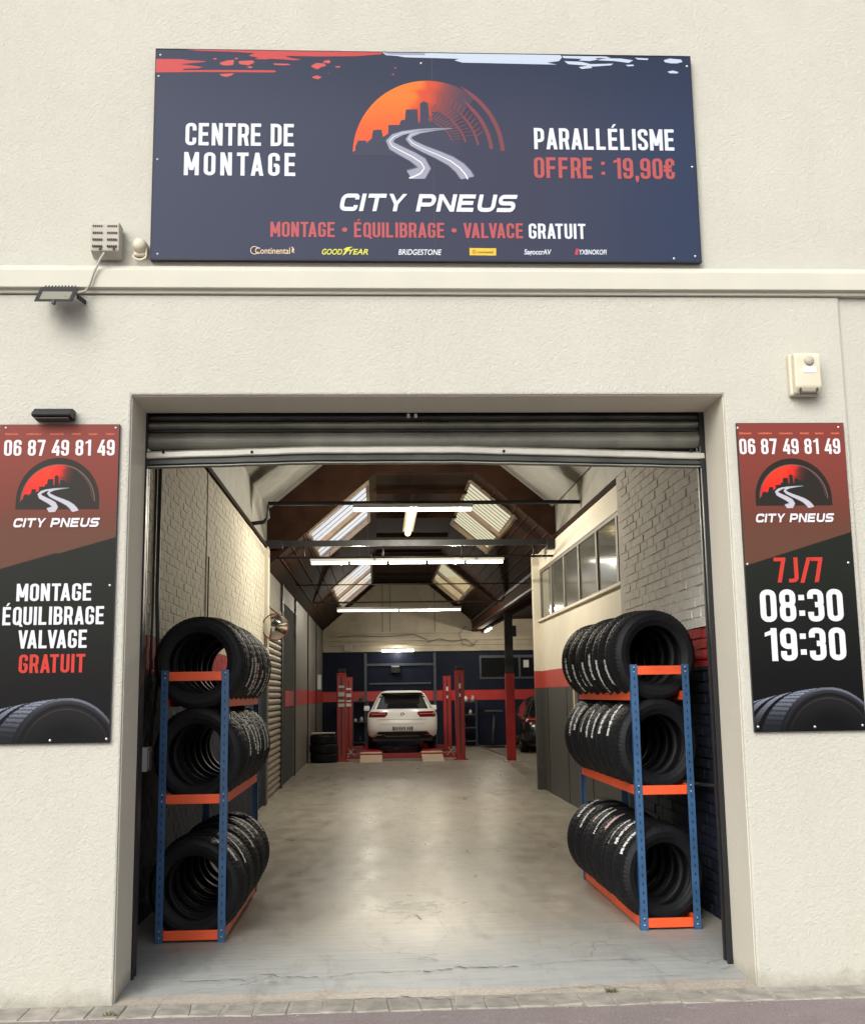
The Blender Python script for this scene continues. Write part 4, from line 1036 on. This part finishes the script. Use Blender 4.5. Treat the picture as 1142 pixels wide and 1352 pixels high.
# grit and crumbs along the foot of the wall and in the threshold
gr = MB(); rd = random.Random(21)
for k in range(420):
    gx_ = rd.uniform(-2.6, 3.2); gy_ = rd.choice([rd.gauss(-.02, .02), rd.gauss(-.27, .03), rd.uniform(-.6, .4)]); q_ = rd.uniform(.002, .006)
    if gy_ > -.005 and not (LX+.02 < gx_ < RX-.02): gy_ = -.012
    gz_ = -.034+(min(1, gy_/.5)**.6*.034 if gy_ > 0 else 0)+.001
    vs_ = [(gx_+q_*rd.uniform(.5, 1.2)*cos(a_), gy_+q_*rd.uniform(.5, 1.2)*sin(a_), gz_) for a_ in (0, 1.6, 3.1, 4.7)]+[(gx_, gy_, gz_+q_*.8)]
    gr.add(vs_, [(0, 1, 4), (1, 2, 4), (2, 3, 4), (3, 0, 4)])
gr.build('grit', M['grout'], kind='stuff')
# weeds along the base
def weed(px, py, label, n, seed, h=.04):
    rd = random.Random(seed); p = at(px, py, Z=-.03); b = MB()
    for k in range(n):
        a = rd.uniform(0, 2*pi); q = rd.uniform(.2, 1); base = p+Vector((rd.uniform(-.03, .03), rd.uniform(-.012, .012), -.006))
        tip = base+Vector((cos(a)*h*q, sin(a)*h*q*.6, h*rd.uniform(.3, 1))); side = Vector((-sin(a), cos(a), 0))*.004
        mid = (base+tip)/2+Vector((0, 0, h*.18)); b.add([base-side, base+side, mid+side*1.3, tip, mid-side*1.3], [(0, 1, 2, 3, 4)])
    tag(b.build('weed', M['weed']), label, 'weed')
weed(806, 1310, 'small dry weed at the threshold left of the right pier foot', 22, 1, .035)
weed(145, 1342, 'low green weed between setts in front of the left pier', 24, 4, .03)

# ================================================================== TYRES AND RACKS
def tyre_mesh(R, w_, name, seed):
    """axis along Y, hollow, with grooves, shoulder blocks and a bead"""
    rd = random.Random(seed); ri = R*.655; h = w_/2
    half = [(ri-.004, h*.60), (ri-.006, h*.78), (ri+.006, h*.86), (ri+.020, h*.88), (R*.74, h*.97), (R*.80, h*1.02), (R*.86, h*1.0), (R*.865, h*1.01), (R*.875, h*.985), (R*.93, h*.92), (R*.965, h*.84)]
    tread = []
    for (a, d) in ((.76, 0), (.50, .0), (.49, 1), (.41, 1), (.40, 0), (.16, 0), (.15, 1), (.07, 1), (.06, 0)):
        tread.append((R-.004*(a**2)*2-.008*d, h*a))
    out = half+tread+[(r, -y) for r, y in reversed(tread)]+[(r, -y) for r, y in reversed(half)]
    inner = [(ri+.012, -h*.45), (R*.80, -h*.80), (R*.93, -h*.70), (R*.955, 0), (R*.93, h*.70), (R*.80, h*.80), (ri+.012, h*.45)]
    prof = out+inner; P = len(prof); N = 132; vs = []
    nh = len(half)
    for k in range(N):
        t = 2*pi*k/N
        for i, (r, y) in enumerate(prof):
            dr = 0
            if i in (nh-1, nh) or i in (nh+2*len(tread)-1, nh+2*len(tread)):
                if k % 2: dr = -.003
            if nh+4 <= i <= nh+5 or nh+12 <= i <= nh+13:
                if k % 3 == 0: dr = -.003
            vs.append(((r+dr)*cos(t), y, (r+dr)*sin(t)))
    fs = [(k*P+i, k*P+(i+1) % P, ((k+1) % N)*P+(i+1) % P, ((k+1) % N)*P+i) for k in range(N) for i in range(P)]
    me = bpy.data.meshes.new(name); me.from_pydata(vs, [], fs); me.materials.append(M['rubber'])
    me.polygons.foreach_set('use_smooth', [not (nh-1 <= (j % P) <= nh+2*len(tread)) for j in range(len(fs))])
    bm = bmesh.new(); bm.from_mesh(me); bmesh.ops.recalc_face_normals(bm, faces=bm.faces); bm.to_mesh(me); bm.free()
    return me
tm = [tyre_mesh(.315, .205, 'tyre', 1), tyre_mesh(.322, .215, 'tyre', 2), tyre_mesh(.308, .195, 'tyre', 3)]
def label_mesh(R, w_, seed, sgn):
    """ragged paper size label round the front shoulder of the tread, at local angle 0"""
    rd = random.Random(seed); vs = []; fs = []; L = rd.uniform(.18, .27)/R; y = -w_*rd.uniform(.05, .2); hw = rd.uniform(.016, .024)
    n = 46; on = True
    for k in range(n):
        t0 = -L/2+L*k/n; t1 = t0+L/n*1.02
        gapq = rd.random()
        if gapq < .13: continue
        a = y-hw*rd.uniform(.35, 1.15); c = y+hw*rd.uniform(.35, 1.15); rr = R+.005
        o = len(vs)
        vs += [(rr*cos(t0), a, rr*sin(t0)), (rr*cos(t1), a, rr*sin(t1)), (rr*cos(t1), c, rr*sin(t1)), (rr*cos(t0), c, rr*sin(t0))]
        fs.append((o, o+1, o+2, o+3))
    me = bpy.data.meshes.new('size_label'); me.from_pydata(vs, [], fs); return me
def print_mesh(R, w_, seed, L=.20, y=-.05, hw=.012):
    rd = random.Random(seed); vs = []; fs = []; n = 15
    for k in range(n):
        t0 = (-L/2+L*(k+.3)/n)/R; t1 = t0+L/n*.5/R; a = y-hw*.5; c = y+hw*.5; rr = R+.0032; o = len(vs)
        if rd.random() < .3: a = y
        vs += [(rr*cos(t0), a, rr*sin(t0)), (rr*cos(t1), a, rr*sin(t1)), (rr*cos(t1), c, rr*sin(t1)), (rr*cos(t0), c, rr*sin(t0))]; fs.append((o, o+1, o+2, o+3))
    me = bpy.data.meshes.new('print'); me.from_pydata(vs, [], fs); return me
lms = [label_mesh(.3185, .205, s_, 1) for s_ in range(12)]
labs = [M['label'], M['label'], M['label'], M['label_pink'], M['label'], M['label']]
ORD = ['first', 'second', 'third', 'fourth', 'fifth', 'sixth', 'seventh', 'eighth', 'ninth']
def place_tyre(kind, x_, y_, z_, label, group, lab_ang=None, lab_i=0, lmat=None, tilt=0, scale=1, yaw=0):
    t = bpy.data.objects.new('tyre', tm[kind]); COL.objects.link(t); t.location = (x_, y_, z_)
    t.rotation_euler = (tilt, random.uniform(0, 6.28), yaw+random.uniform(-.05, .05)); t.scale = (scale,)*3
    tag(t, label, 'tyre', group)
    if lab_ang is not None:
        lm = lms[lab_i % 12].copy(); lm.materials.clear(); lm.materials.append(lmat or M['label'])
        o = bpy.data.objects.new('size_label', lm); COL.objects.link(o); o.parent = t
        o.rotation_euler = (0, -(lab_ang)-t.rotation_euler[1], 0)
    return t
def rack(X0, X1, Y0, Y1, label, name='tyre_rack'):
    cx = (X0+X1)/2; root = thing(name, label, 'rack', (cx, (Y0+Y1)/2, 0)); H = 1.73; t = .045
    for xx in (X0, X1):
        for yy in (Y0, Y1):
            s1 = 1 if xx == X0 else -1; s2 = 1 if yy == Y0 else -1
            b = MB(); xa, xb = sorted((xx, xx+s1*.048)); ya, yb = sorted((yy, yy+s2*.006)); b.box(xa, xb, ya, yb, 0, H)
            xa, xb = sorted((xx, xx+s1*.005)); ya, yb = sorted((yy+s2*.006, yy+s2*.048)); b.box(xa, xb, ya, yb, 0, H)
            p = b.build('upright', M['blue'], root, .0015)
            if yy == Y0:
                hb = MB()
                for k in range(30):
                    z = .06+k*.056; xm = xx+s1*.024; hb.box(xm-.004, xm+.004, yy-.0012, yy+.001, z, z+.020)
                hb.build('slot_row', M['black'], p)
                bb = MB()
                for z in (.035, .075, .885, .925, 1.68, 1.71): bb.lathe([(0, -.004), (.005, -.0035), (.006, 0)], (xx+s1*.024, yy-.0015, z), 'Y', 8)
                bb.build('bolt', M['steel'], p)
    for k, z in enumerate((.045, .895, 1.69)):
        for yy, s2 in ((Y0, 1), (Y1, -1)):
            b = MB(); ya, yb = sorted((yy+s2*.008, yy+s2*.030)); b.box(X0+.049, X1-.049, ya, yb, z-.030, z+.030); b.build('end_beam', M['orange'], root, .003)
        zz = z if k < 2 else 1.52
        for xx, s1 in ((X0, 1), (X1, -1)):
            b = MB(); xa, xb = sorted((xx+s1*.006, xx+s1*.030)); b.box(xa, xb, Y0+.049, Y1-.049, zz-.032, zz+.030); b.build('side_beam', M['orange'], root, .003)
    return root
LR = (-1.43, -.985, 1.30, 3.25); RR = (1.715, 2.115, 1.33, 3.42)
rack(*LR, 'blue and orange three-tier tyre rack standing on the left of the passage')
rack(*RR, 'blue and orange three-tier tyre rack standing on the right of the passage')
def fill(Rk, side, shelves, counts, rackname, inward):
    cx = (Rk[0]+Rk[1])/2; k = 0
    for si, (zb, nm, cnt, kind0) in enumerate(zip(shelves, ('top', 'middle', 'bottom'), counts, (0, 0, 0))):
        y0 = Rk[2]+(.165 if side == 'left' else .185); pitch = (Rk[3]-Rk[2]-.34)/(cnt-1)
        for i in range(cnt):
            kind = kind0 if i == 0 else (i*7+si*3) % 3; R = (.315, .322, .308)[kind]
            half = (Rk[1]-Rk[0])/2-.03; drop = math.sqrt(R*R-half*half)
            z_ = zb+.030+drop if True else 0
            if si == 2: z_ = max(z_, R+.004)
            x_ = cx+random.uniform(-.006, .006)+(.02*inward)
            # label angle measured on the side facing the aisle: 0 = +X, 90 = up
            base = {0: -18, 1: 22, 2: 52}[si]+random.uniform(-9, 9)
            ang = radians(base) if inward > 0 else radians(180-base)
            lab = None if (i == 0 and not (si == 2)) else ang
            if side == 'left' and si == 0 and i in (1,): lab = ang
            mat = M['label']
            if (side, si, i) in (('right', 2, 0),): mat = M['label']
            if (side, si, i) in (('left', 0, 3), ('left', 2, 2), ('right', 2, 3)): mat = M['label_pink'] if si != 2 or side == 'right' else M['label']
            pos = 'nearest the street' if i == 0 else ('farthest inside' if i == cnt-1 else ORD[i]+' from the street')
            tag_ = 'white-labelled' if lab is not None else 'bare black'
            place_tyre(kind, x_, y0+pitch*i, z_, f'{tag_} tyre {pos} on the {nm} tier of the {side} rack',
                       f'tyres on the {side} rack', lab, si*5+i+(3 if side == 'left' else 0), mat, random.uniform(-.03, .03), yaw=radians(-11 if side == 'left' else 16))
            k += 1
fill(LR, 'left', (1.50, .895, .045), (7, 7, 7), 'left', 1)
fill(RR, 'right', (1.50, .895, .045), (8, 8, 8), 'right', -1)

# ---- cabling and boxes on the passage walls
b = MB(); b.tube([(WL+.035, 1.95, 3.9), (WL+.035, 1.95, 2.2), (WL+.045, 1.86, 1.5), (WL+.04, 1.70, 1.20), (WL+.04, 1.62, .9), (WL+.035, 1.5, .05)], .010)
tag(b.build('conduit', M['cable_dark']), 'dark conduit running down the left brick wall beside the rack', 'conduit')
b = MB(); b.tube([(WL+.03, 2.12, 3.9), (WL+.03, 2.12, 2.3), (WL+.07, 2.03, 1.7), (WL+.05, 2.0, 1.45), (WL+.07, 1.8, 1.22), (WL+.05, 1.55, 1.12), (WL+.04, 1.5, .7)], .015)
tag(b.build('cable', M['cable_dark']), 'thick sagging cable bundle ending at the white switch box', 'cable')
sw = thing('switch_box', 'white plastic switch box on the dark wall behind the left rack', 'switch', (-1.6, 1.6, 1.05))
b = MB(); b.box(WL+.004, WL+.11, 1.52, 1.68, 1.06, 1.22); b.build('case', M['white'], sw, .008)
b = MB(); b.box(WL+.11, WL+.118, 1.545, 1.655, 1.08, 1.20); b.build('cover', M['white'], sw, .004)
b = MB(); b.tube([(WR-.03, .95, 3.9), (WR-.03, .95, 1.9), (WR-.035, 1.0, 1.2), (WR-.03, 1.02, .92)], .018)
b.tube([(WR-.03, 1.02, .92), (WR-.03, 1.5, .90), (WR-.03, 2.6, .86)], .012)
tag(b.build('conduit', M['cable_dark']), 'grey conduit running down the right brick wall near the shutter rail', 'conduit')
b = MB(); b.tube([(WR-.03, .72, 3.9), (WR-.03, .72, 0.02)], .016); tag(b.build('drain_pipe', M['flood_body']), 'dark vertical pipe on the right wall beside the shutter rail', 'pipe')

# ---- convex mirror
mi = thing('convex_mirror', 'round convex safety mirror with red rim at the end of the left wall', 'mirror', (-1.5, 10.2, 2.55))
mc = Vector((-1.49, 10.25, 2.555)); nrm = Vector((.30, -1, -.02)).normalized()
q = Vector((0, -1, 0)).rotation_difference(nrm)
def disc(prof, n=40):
    b = MB(); b.lathe([(r_, h_) for r_, h_ in prof], (0, 0, 0), 'Y', n); b.v = [tuple(mc+q @ Vector(v)) for v in b.v]; return b
disc([(.0, -.07), (.05, -.067), (.10, -.055), (.15, -.033), (.185, -.01)]).build('glass', M['mirror'], mi)
disc([(.184, -.012), (.189, -.016), (.197, -.010), (.199, .01), (.19, .02), (0, .022)]).build('rim', M['rim'], mi)
b = MB(); b.tube([mc+Vector((0, .03, 0)), (WL+.1, 10.4, 2.62), (WL+.052, 10.42, 2.62)], .015); b.build('arm', M['white'], mi)

# ================================================================== LAMPS
def strip_lamp(label, c, L, axis, segs=1, mat='tube', power=22, group='fluorescent lamps', tint=(1, .92, .76), r=.019, house=True, drop=0, w_=.07):
    n = thing('fluorescent_lamp', label, 'lamp', c, group); c = Vector(c); d = Vector((1, 0, 0)) if axis == 'X' else Vector((0, 1, 0)) if axis == 'Y' else axis
    if house:
        h = MB(); h.bar(c-d*L/2+Vector((0, 0, .055)), c+d*L/2+Vector((0, 0, .055)), w_, .05); h.build('housing', M['white'], n)
    for k in range(segs):
        a = c-d*L/2+d*(L*k/segs+.02); e = c-d*L/2+d*(L*(k+1)/segs-.02)
        t = MB(); t.tube([a, e], r, 10); t.build('tube', M[mat], n)
    if drop:
        t = MB()
        for s_ in (-.4, .4): t.tube([c+d*L*s_+Vector((0, 0, .08)), c+d*L*s_+Vector((0, 0, .08+drop))], .006, 5)
        t.build('hanger', M['cable_dark'], n)
    k_ = 2 if L > 2 else 1; li = bpy.data.lights.new('lamp_light', 'POINT'); li.shadow_soft_size = .012; li.energy = power*1.25/k_; li.color = tint
    for q_ in range(k_):
        lo = bpy.data.objects.new('lamp_light', li); COL.objects.link(lo); lo.parent = n; lo.location = d*(L*((q_+.5)/k_-.5))+Vector((0, 0, -r-.014))
    return n
def X_at(px, y, Y): return at(px, y, Y=Y).x
def Z_at(px, y, Y): return at(px, y, Y=Y).z
strip_lamp('single bright tube lamp hung from the pipe nearest the entrance', (X_at(545, 673, 8.5), 8.45, Z_at(545, 674, 8.5)), 1.6, 'X', 1, power=215, drop=.05)
strip_lamp('longest lamp, five lit tubes in a row below the steel beam', (X_at(538, 741, 11.4), 11.4, Z_at(538, 743, 11.4)), 3.08, 'X', 5, power=100, drop=.1)
strip_lamp('row of four lit tubes across the middle of the hall', (X_at(527, 806, 20.7), 20.7, Z_at(527, 806, 20.7)), 3.0, 'X', 4, power=105, drop=.1)
strip_lamp('short thick lamp low on the back wall above the car', (X_at(525, 859, 27.8), 27.75, Z_at(525, 859, 27.8)), 1.0, 'X', 1, power=10, r=.045)
strip_lamp('lamp under the right eaves beam, nearer one by the partition post', (3.22, 17.3, 3.66), 1.6, 'Y', 1, power=34)
strip_lamp('lamp under the right eaves beam, farther one near the back wall', (3.22, 26.2, 3.36), 1.9, 'Y', 1, power=34)
strip_lamp('yellow glowing lamp hanging lengthwise under the ridge', (.60, 13.6, 4.62), 2.9, 'Y', 1, 'tube_yellow', 16, tint=(1, .75, .35), r=.06, w_=.2, drop=.2)
strip_lamp('lamp in the right aisle above the dark parked car', (5.2, 22.5, 3.6), 1.6, 'Y', 1, power=60)

# ================================================================== WORKSHOP
lift = thing('car_lift', 'red four-post car lift with the white hatchback standing on it', 'car lift', (.56, 22.8, 0))
def lift_post(x_, y_, h, cap):
    b = MB(); b.box(x_-.11, x_+.11, y_-.09, y_+.09, 0, h); p = b.build('post', M['liftred'], lift, .012)
    b = MB(); b.box(x_-.17, x_+.17, y_-.14, y_+.14, 0.001, .02); b.build('foot_plate', M['liftred'], p)
    b = MB(); b.box(x_-.015, x_+.015, y_-.094, y_-.089, .15, h-.1); b.build('rack_slot', M['black'], p)
    if cap: b = MB(); b.box(x_-.09, x_+.09, y_-.07, y_+.07, h+.001, h+.10); b.build('cap', M['black'], p, .01)
    b = MB(); rd = random.Random(int(x_*100+y_))
    for (zz, hh, ww) in ((h-.42, .12, .05), (h-.62, .08, .04)) if x_ > 0 else ((h-.35, .05, .14), (h-.55, .10, .15), (h-.68, .05, .15), (h-.80, .08, .15)):
        b.box(x_-ww/2, x_+ww/2, y_-.097, y_-.0945, zz, zz+hh)
    b.build('sticker', M['white'], p)
lift_post(-.86, 20.9, 2.08, True); lift_post(1.97, 20.9, 2.10, True); lift_post(-.80, 25.2, 2.05, False); lift_post(1.93, 25.2, 2.05, False)
for yy in (20.95, 25.15):
    b = MB(); b.box(-.75, 1.86, yy, yy+.16, .05, .17); b.build('crossbeam', M['liftred'], lift, .006)
for xa, xb in ((-.36, .06), (1.10, 1.50)):
    b = MB(); b.box(xa, xb, 21.3, 26.2, .10, .195); b.build('runway', M['liftred'], lift)
    b = MB(); b.prism([(20.15, .002), (20.15, .012), (21.29, .195), (21.29, .165), (20.9, .06)], xa-.06, xb+.04, 'YZ'); b.build('ramp', M['rampwood'], lift, .004)
for s_, xx in ((1, -.72), (-1, 1.82)):
    b = MB(); b.bar((xx, 20.86, .10), (xx+s_*.14, 20.84, .30), .03, .02); b.bar((xx+s_*.02, 20.85, .28), (xx+s_*.18, 20.83, .12), .025, .02); b.build('safety_lever', M['steel'], lift)

# ---- white hatchback seen from behind
def hatchback(name, label, cx, y0, zb, paint, s=1.0, half=1.0, lit='taillight'):
    car = thing(name, label, 'car', (cx, y0+2, zb))
    lev = [(.30, .80, .10, 4.20), (.36, .855, .03, 4.22), (.50, .880, .0, 4.25), (.62, .885, .0, 4.25), (.78, .885, .02, 4.22), (.90, .865, .05, 4.1), (.98, .80, .09, 3.9), (1.02, .775, .12, 3.2), (1.12, .725, .20, 3.0), (1.30, .630, .35, 2.55), (1.38, .575, .38, 2.3), (1.43, .50, .30, 2.1), (1.455, .40, .42, 1.9)]
    def interp(z, k):
        for a, b_ in zip(lev, lev[1:]):
            if z <= b_[0]: t = (z-a[0])/(b_[0]-a[0]); return a[k]+(b_[k]-a[k])*max(0, t)
        return lev[-1][k]
    def ry(x_, z): w_ = interp(z, 1); q_ = min(.999, abs(x_)/w_); return interp(z, 2)+.34*(1-(1-q_**3.4)**(1/3.4))
    b = MB(); N = 28; P = []
    for (z, w_, d, f) in lev:
        row = []
        for k in range(N+1):
            a = -1+2*k/N; x_ = w_*sin(a*pi/2); row.append((cx+x_, y0+(ry(x_, z) if abs(x_) < w_*.9999 else d+.34), zb+z))
        for k in range(N+1):
            a = 1-2*k/N; x_ = w_*sin(a*pi/2)*.96; q_ = min(1, abs(x_)/w_/.96); row.append((cx+x_, y0+f-.55*(1-(1-q_**2.6)**(1/2.6)), zb+z))
        P.append(row)
    n = len(P[0]); vs = [p for r_ in P for p in r_]; fs = []
    for j in range(len(P)-1):
        for k in range(n): fs.append((j*n+k, j*n+(k+1) % n, (j+1)*n+(k+1) % n, (j+1)*n+k))
    fs.append(tuple((len(P)-1)*n+k for k in range(n))); fs.append(tuple(reversed(range(n))))
    b.add(vs, fs, True); b.build('body', paint, car)
    def patch(name_, z0, z1, xf0, xf1, mat, off=.006, nx=14, nz=6, th=.0):
        g = MB()
        for j in range(nz+1):
            z = z0+(z1-z0)*j/nz; a, c = xf0(z), xf1(z)
            for i in range(nx+1): x_ = a+(c-a)*i/nx; g.v.append((cx+x_, y0+ry(x_, z)-off, zb+z))
        for j in range(nz):
            for i in range(nx): a_ = j*(nx+1)+i; g.f.append((a_, a_+1, a_+nx+2, a_+nx+1)); g.sm.append(True)
        return g.build(name_, mat, car)
    patch('window_surround', 1.0, 1.395, lambda z: -interp(z, 1)*.93, lambda z: interp(z, 1)*.93, M['black'], .004)
    patch('rear_window', 1.02, 1.375, lambda z: -interp(z, 1)*.80, lambda z: interp(z, 1)*.80, M['glass'], .010)
    b = MB(); b.prism([(cx-.50, zb+1.395), (cx+.50, zb+1.395), (cx+.48, zb+1.435), (cx-.48, zb+1.435)], y0+.16, y0+.45); b.build('spoiler', paint, car, .012)
    for s_ in (-1, 1):
        f0 = lambda z, s_=s_: s_*(.38+(.92-z)*.35*(1 if z > .86 else -1.2)*.0+ .02*abs(z-.87)/.05)
        f1 = lambda z, s_=s_: s_*(.845-(z-.8)*.12)
        g = patch('tail_lamp', .80, .935, (lambda z, s_=s_: s_*(.36+.9*abs(z-.885))), f1, M[lit], .008, 10, 6)
        patch('tail_lamp_bar', .865, .885, (lambda z, s_=s_: s_*.42), (lambda z, s_=s_: s_*.78), M['tail_lit'], .013, 8, 2)
    patch('number_plate', .47, .57, lambda z: -.26, lambda z: .26, M['white'], .012, 6, 2)
    b = MB(); rd = random.Random(11)
    for k, xx in enumerate((-.20, -.15, -.085, -.03, .03, .12, .17)):
        if k in (2,): pass
        b.box(cx+xx, cx+xx+.028, y0-.020, y0-.0135, zb+.49, zb+.55)
    b.build('plate_marks', M['greydado'], car)
    for xx in (-.25, .215): b = MB(); b.box(cx+xx, cx+xx+.035, y0-.0195, y0-.013, zb+.475, zb+.565); b.build('plate_band', M['cable_dark'], car)
    patch('bumper_crease', .735, .745, lambda z: -.62, lambda z: .62, M['greyplastic'], .005, 10, 1)
    patch('bumper_crease', .625, .632, lambda z: -.58, lambda z: .58, M['greyplastic'], .005, 10, 1)
    patch('bumper_skirt', .29, .445, lambda z: -.60-(.445-z)*1.2, lambda z: .60+(.445-z)*1.2, M['black'], .012, 14, 3)
    patch('exhaust_trim', .325, .335, lambda z: -.42, lambda z: .42, M['chrome'], .02, 8, 1)
    # roundel
    b = MB(); b.lathe([(.034, -.004), (.042, -.010), (.050, -.004)], (cx, y0+ry(0, .87)-.006, zb+.87), 'Y', 24)
    yy = y0+ry(0, .87)-.012; b.add([(cx-.026, yy, zb+.895), (cx-.018, yy, zb+.895), (cx-.004, yy, zb+.845), (cx, yy, zb+.862), (cx+.004, yy, zb+.845), (cx+.018, yy, zb+.895), (cx+.026, yy, zb+.895), (cx+.006, yy, zb+.835), (cx, yy, zb+.845), (cx-.006, yy, zb+.835)], [tuple(range(10))])
    b.build('badge', M['chrome'], car)
    for sx_ in (-1, 1):
        for yy in (.78, 3.38):
            w_ = MB(); w_.lathe([(.19, -.10), (.28, -.11), (.31, -.09), (.315, 0), (.31, .09), (.28, .11), (.19, .10)], (cx+sx_*.76, y0+yy, zb+.315), 'X', 28); wh = w_.build('wheel', M['rubber'], car)
            w_ = MB(); w_.lathe([(0, .07), (.05, .075), (.15, .06), (.19, .09)] if sx_ > 0 else [(0, -.07), (.05, -.075), (.15, -.06), (.19, -.09)], (cx+sx_*.76, y0+yy, zb+.315), 'X', 20); w_.build('rim', M['chrome'], wh)
        b = MB(); b.box(cx+sx_*.84, cx+sx_*1.0, y0+2.75, y0+2.87, zb+.92, zb+1.06) if sx_ > 0 else b.box(cx-1.0, cx-.84, y0+2.75, y0+2.87, zb+.92, zb+1.06); b.build('side_mirror', paint, car, .03)
    b = MB(); b.box(cx-.75, cx+.75, y0+.25, y0+3.9, zb+.20, zb+.31); b.build('underbody', M['black'], car)
    b = MB(); b.tube([(cx, y0+.55, zb+1.45), (cx, y0+.48, zb+1.52)], .012, 6); b.build('antenna', M['black'], car)
    b = MB(); b.bar((cx-.02, y0+.235, zb+1.05), (cx+.30, y0+.25, zb+1.07), .012, .012); b.build('wiper', M['black'], car)
    return car
hatchback('parked_car', 'white hatchback seen from behind on the red lift', .62, 22.15, .197, M['carpaint'])
M['carblack'] = NT('black_car_paint').set((.012, .012, .014), .12, 0, .6).m
dk = hatchback('parked_car', 'black car with glowing red tail lamp half hidden behind the partition', 4.62, 22.9, 0.0, M['carblack'], lit='taillight')

# ---- stack of tyres, trolley, stool, shelves, wall bits
for k in range(3):
    t = bpy.data.objects.new('tyre', tm[k % 3]); COL.objects.link(t); t.location = (-1.27+random.uniform(-.01, .01), 20.7, .108+k*.212); t.rotation_euler = (pi/2, 0, k*1.3); t.scale = (1.05,)*3
    tag(t, ('bottom', 'middle', 'topmost')[k]+' tyre of the flat stack against the left hall wall', 'tyre', 'tyres stacked flat on the hall floor')
b = MB(); b.box(-1.56, -1.0, 20.44, 20.95, .665, .69); tag(b.build('tray', M['greyplastic'], bevel=.01), 'thin grey tray lying on top of the tyre stack', 'tray')
def shelf_unit(x0, x1, y, h, n, label, name='tool_shelf'):
    r_ = thing(name, label, 'shelf', ((x0+x1)/2, y, 0)); rd = random.Random(int(x0*37))
    for xx in (x0, x1-.03):
        for yy in (y, y+.35): b = MB(); b.box(xx, xx+.03, yy, yy+.03, 0, h); b.build('upright', M['navy_trim'], r_)
    for k in range(n):
        z = .15+(h-.2)*k/(n-1); b = MB(); b.box(x0, x1, y, y+.38, z, z+.025); b.build('shelf_board', M['greydado'], r_)
        z += .026; x_ = x0+.04; j = 0
        while x_ < x1-.15:
            w_ = rd.uniform(.07, .14); hh = rd.uniform(.06, .18)
            if rd.random() < .75:
                b = MB(); b.lathe([(0, 0), (w_*.45, 0), (w_*.45, hh*.7), (w_*.2, hh*.85), (w_*.2, hh), (0, hh)], (x_+w_/2, y+.15, z), 'Z', 10)
                o = b.build('oil_can', rd.choice([M['white'], M['greydado'], M['navy_trim'], M['cable'], M['greydado']])); j += 1
                tag(o, f'{("small","slim","squat","tall")[j%4]} can on {ORD[k]} board up of the {label.split(" with")[0].replace("dark ", "")}', 'can', 'cans on the workshop shelves')
            x_ += w_+rd.uniform(.02, .09)
shelf_unit(2.35, 2.95, 27.3, 1.35, 4, 'dark tool shelf right of the lift')
shelf_unit(-.75, -.28, 27.45, 1.4, 3, 'dark tool shelf behind the left lift posts')
st = thing('work_stand', 'tall dark work stand beside the red steel post', 'stand', (3.35, 26.5, 0))
b = MB(); b.box(3.1, 3.6, 26.3, 26.7, 1.02, 1.07); b.build('top', M['greydado'], st, .01)
b = MB(); b.tube([(3.3, 26.5, .02), (3.38, 26.5, 1.02)], .035); b.build('column', M['cable_dark'], st)
b = MB(); b.box(3.05, 3.65, 26.3, 26.7, .0, .05); b.build('foot', M['black'], st, .01)
ch = MB(); p, q_ = at(675, 1001, Z=0), at(625, 983, Z=0); ch.bar((p.x, p.y, .012), (q_.x, q_.y, .012), .10, .02)
tag(ch.build('cable_ramp', M['frame']), 'flat brown cable cover strip crossing the floor by the red post', 'cable cover')
b = MB(); b.box(WL+.005, WL+.10, 24.9, 25.3, 1.72, 2.12); tag(b.build('fuse_box', M['white'], bevel=.01), 'white fuse box on the left hall wall above the red stripe', 'fuse box')
b = MB(); b.box(-1.02, -.76, YB-.12, YB-.075, 2.87, 3.08); tag(b.build('junction_box', M['greyplastic'], bevel=.008), 'grey junction box at the left of the cream back wall', 'junction box')
sp_ = thing('wall_screen', 'small dark hanging box with a pale top above the white car', 'screen', (.55, YB-.2, 2.3))
b = MB(); b.box(.40, .68, YB-.25, YB-.062, 2.20, 2.42); b.build('case', M['black'], sp_, .01)
b = MB(); b.box(.42, .66, YB-.255, YB-.251, 2.38, 2.41); b.build('label_strip', M['white'], sp_)
# cables looping along the back wall and the beam
for k, (pts, lab) in enumerate((([(1.5, 3.1), (1.9, 3.22), (2.3, 3.12), (2.7, 3.2), (2.95, 3.0)], 'dark cable sagging along the back wall right of the gable'),
                                ([(2.7, 3.6), (2.5, 3.35), (2.6, 3.05), (2.85, 2.98), (3.05, 3.15)], 'cable loop hanging where the eaves beam meets the back wall'),
                                ([(-1.2, 3.3), (-.6, 3.34), (.2, 3.29), (1.1, 3.36), (1.5, 3.2)], 'thin cable clipped along the back wall left of the gable'))):
    b = MB(); b.tube([(x_, YB-.14, z) for x_, z in pts], .009, 6); tag(b.build('cable', M['cable_dark']), lab, 'cable')
for k, (x_, z, w_, h) in enumerate(((4.45, 2.32, .16, .22), (4.95, 2.14, .14, .16), (5.45, 2.22, .16, .3), (3.95, 2.2, .07, .36))):
    b = MB(); b.box(x_, x_+w_, YB-.075, YB-.052, z, z+h); tag(b.build('paper_note', M['white']), ('square white note at the back window left pane edge', 'smallest white note low on the back window', 'tall white note at the right of the back window', 'narrow white strip beside the red post at the back window')[k], 'note')
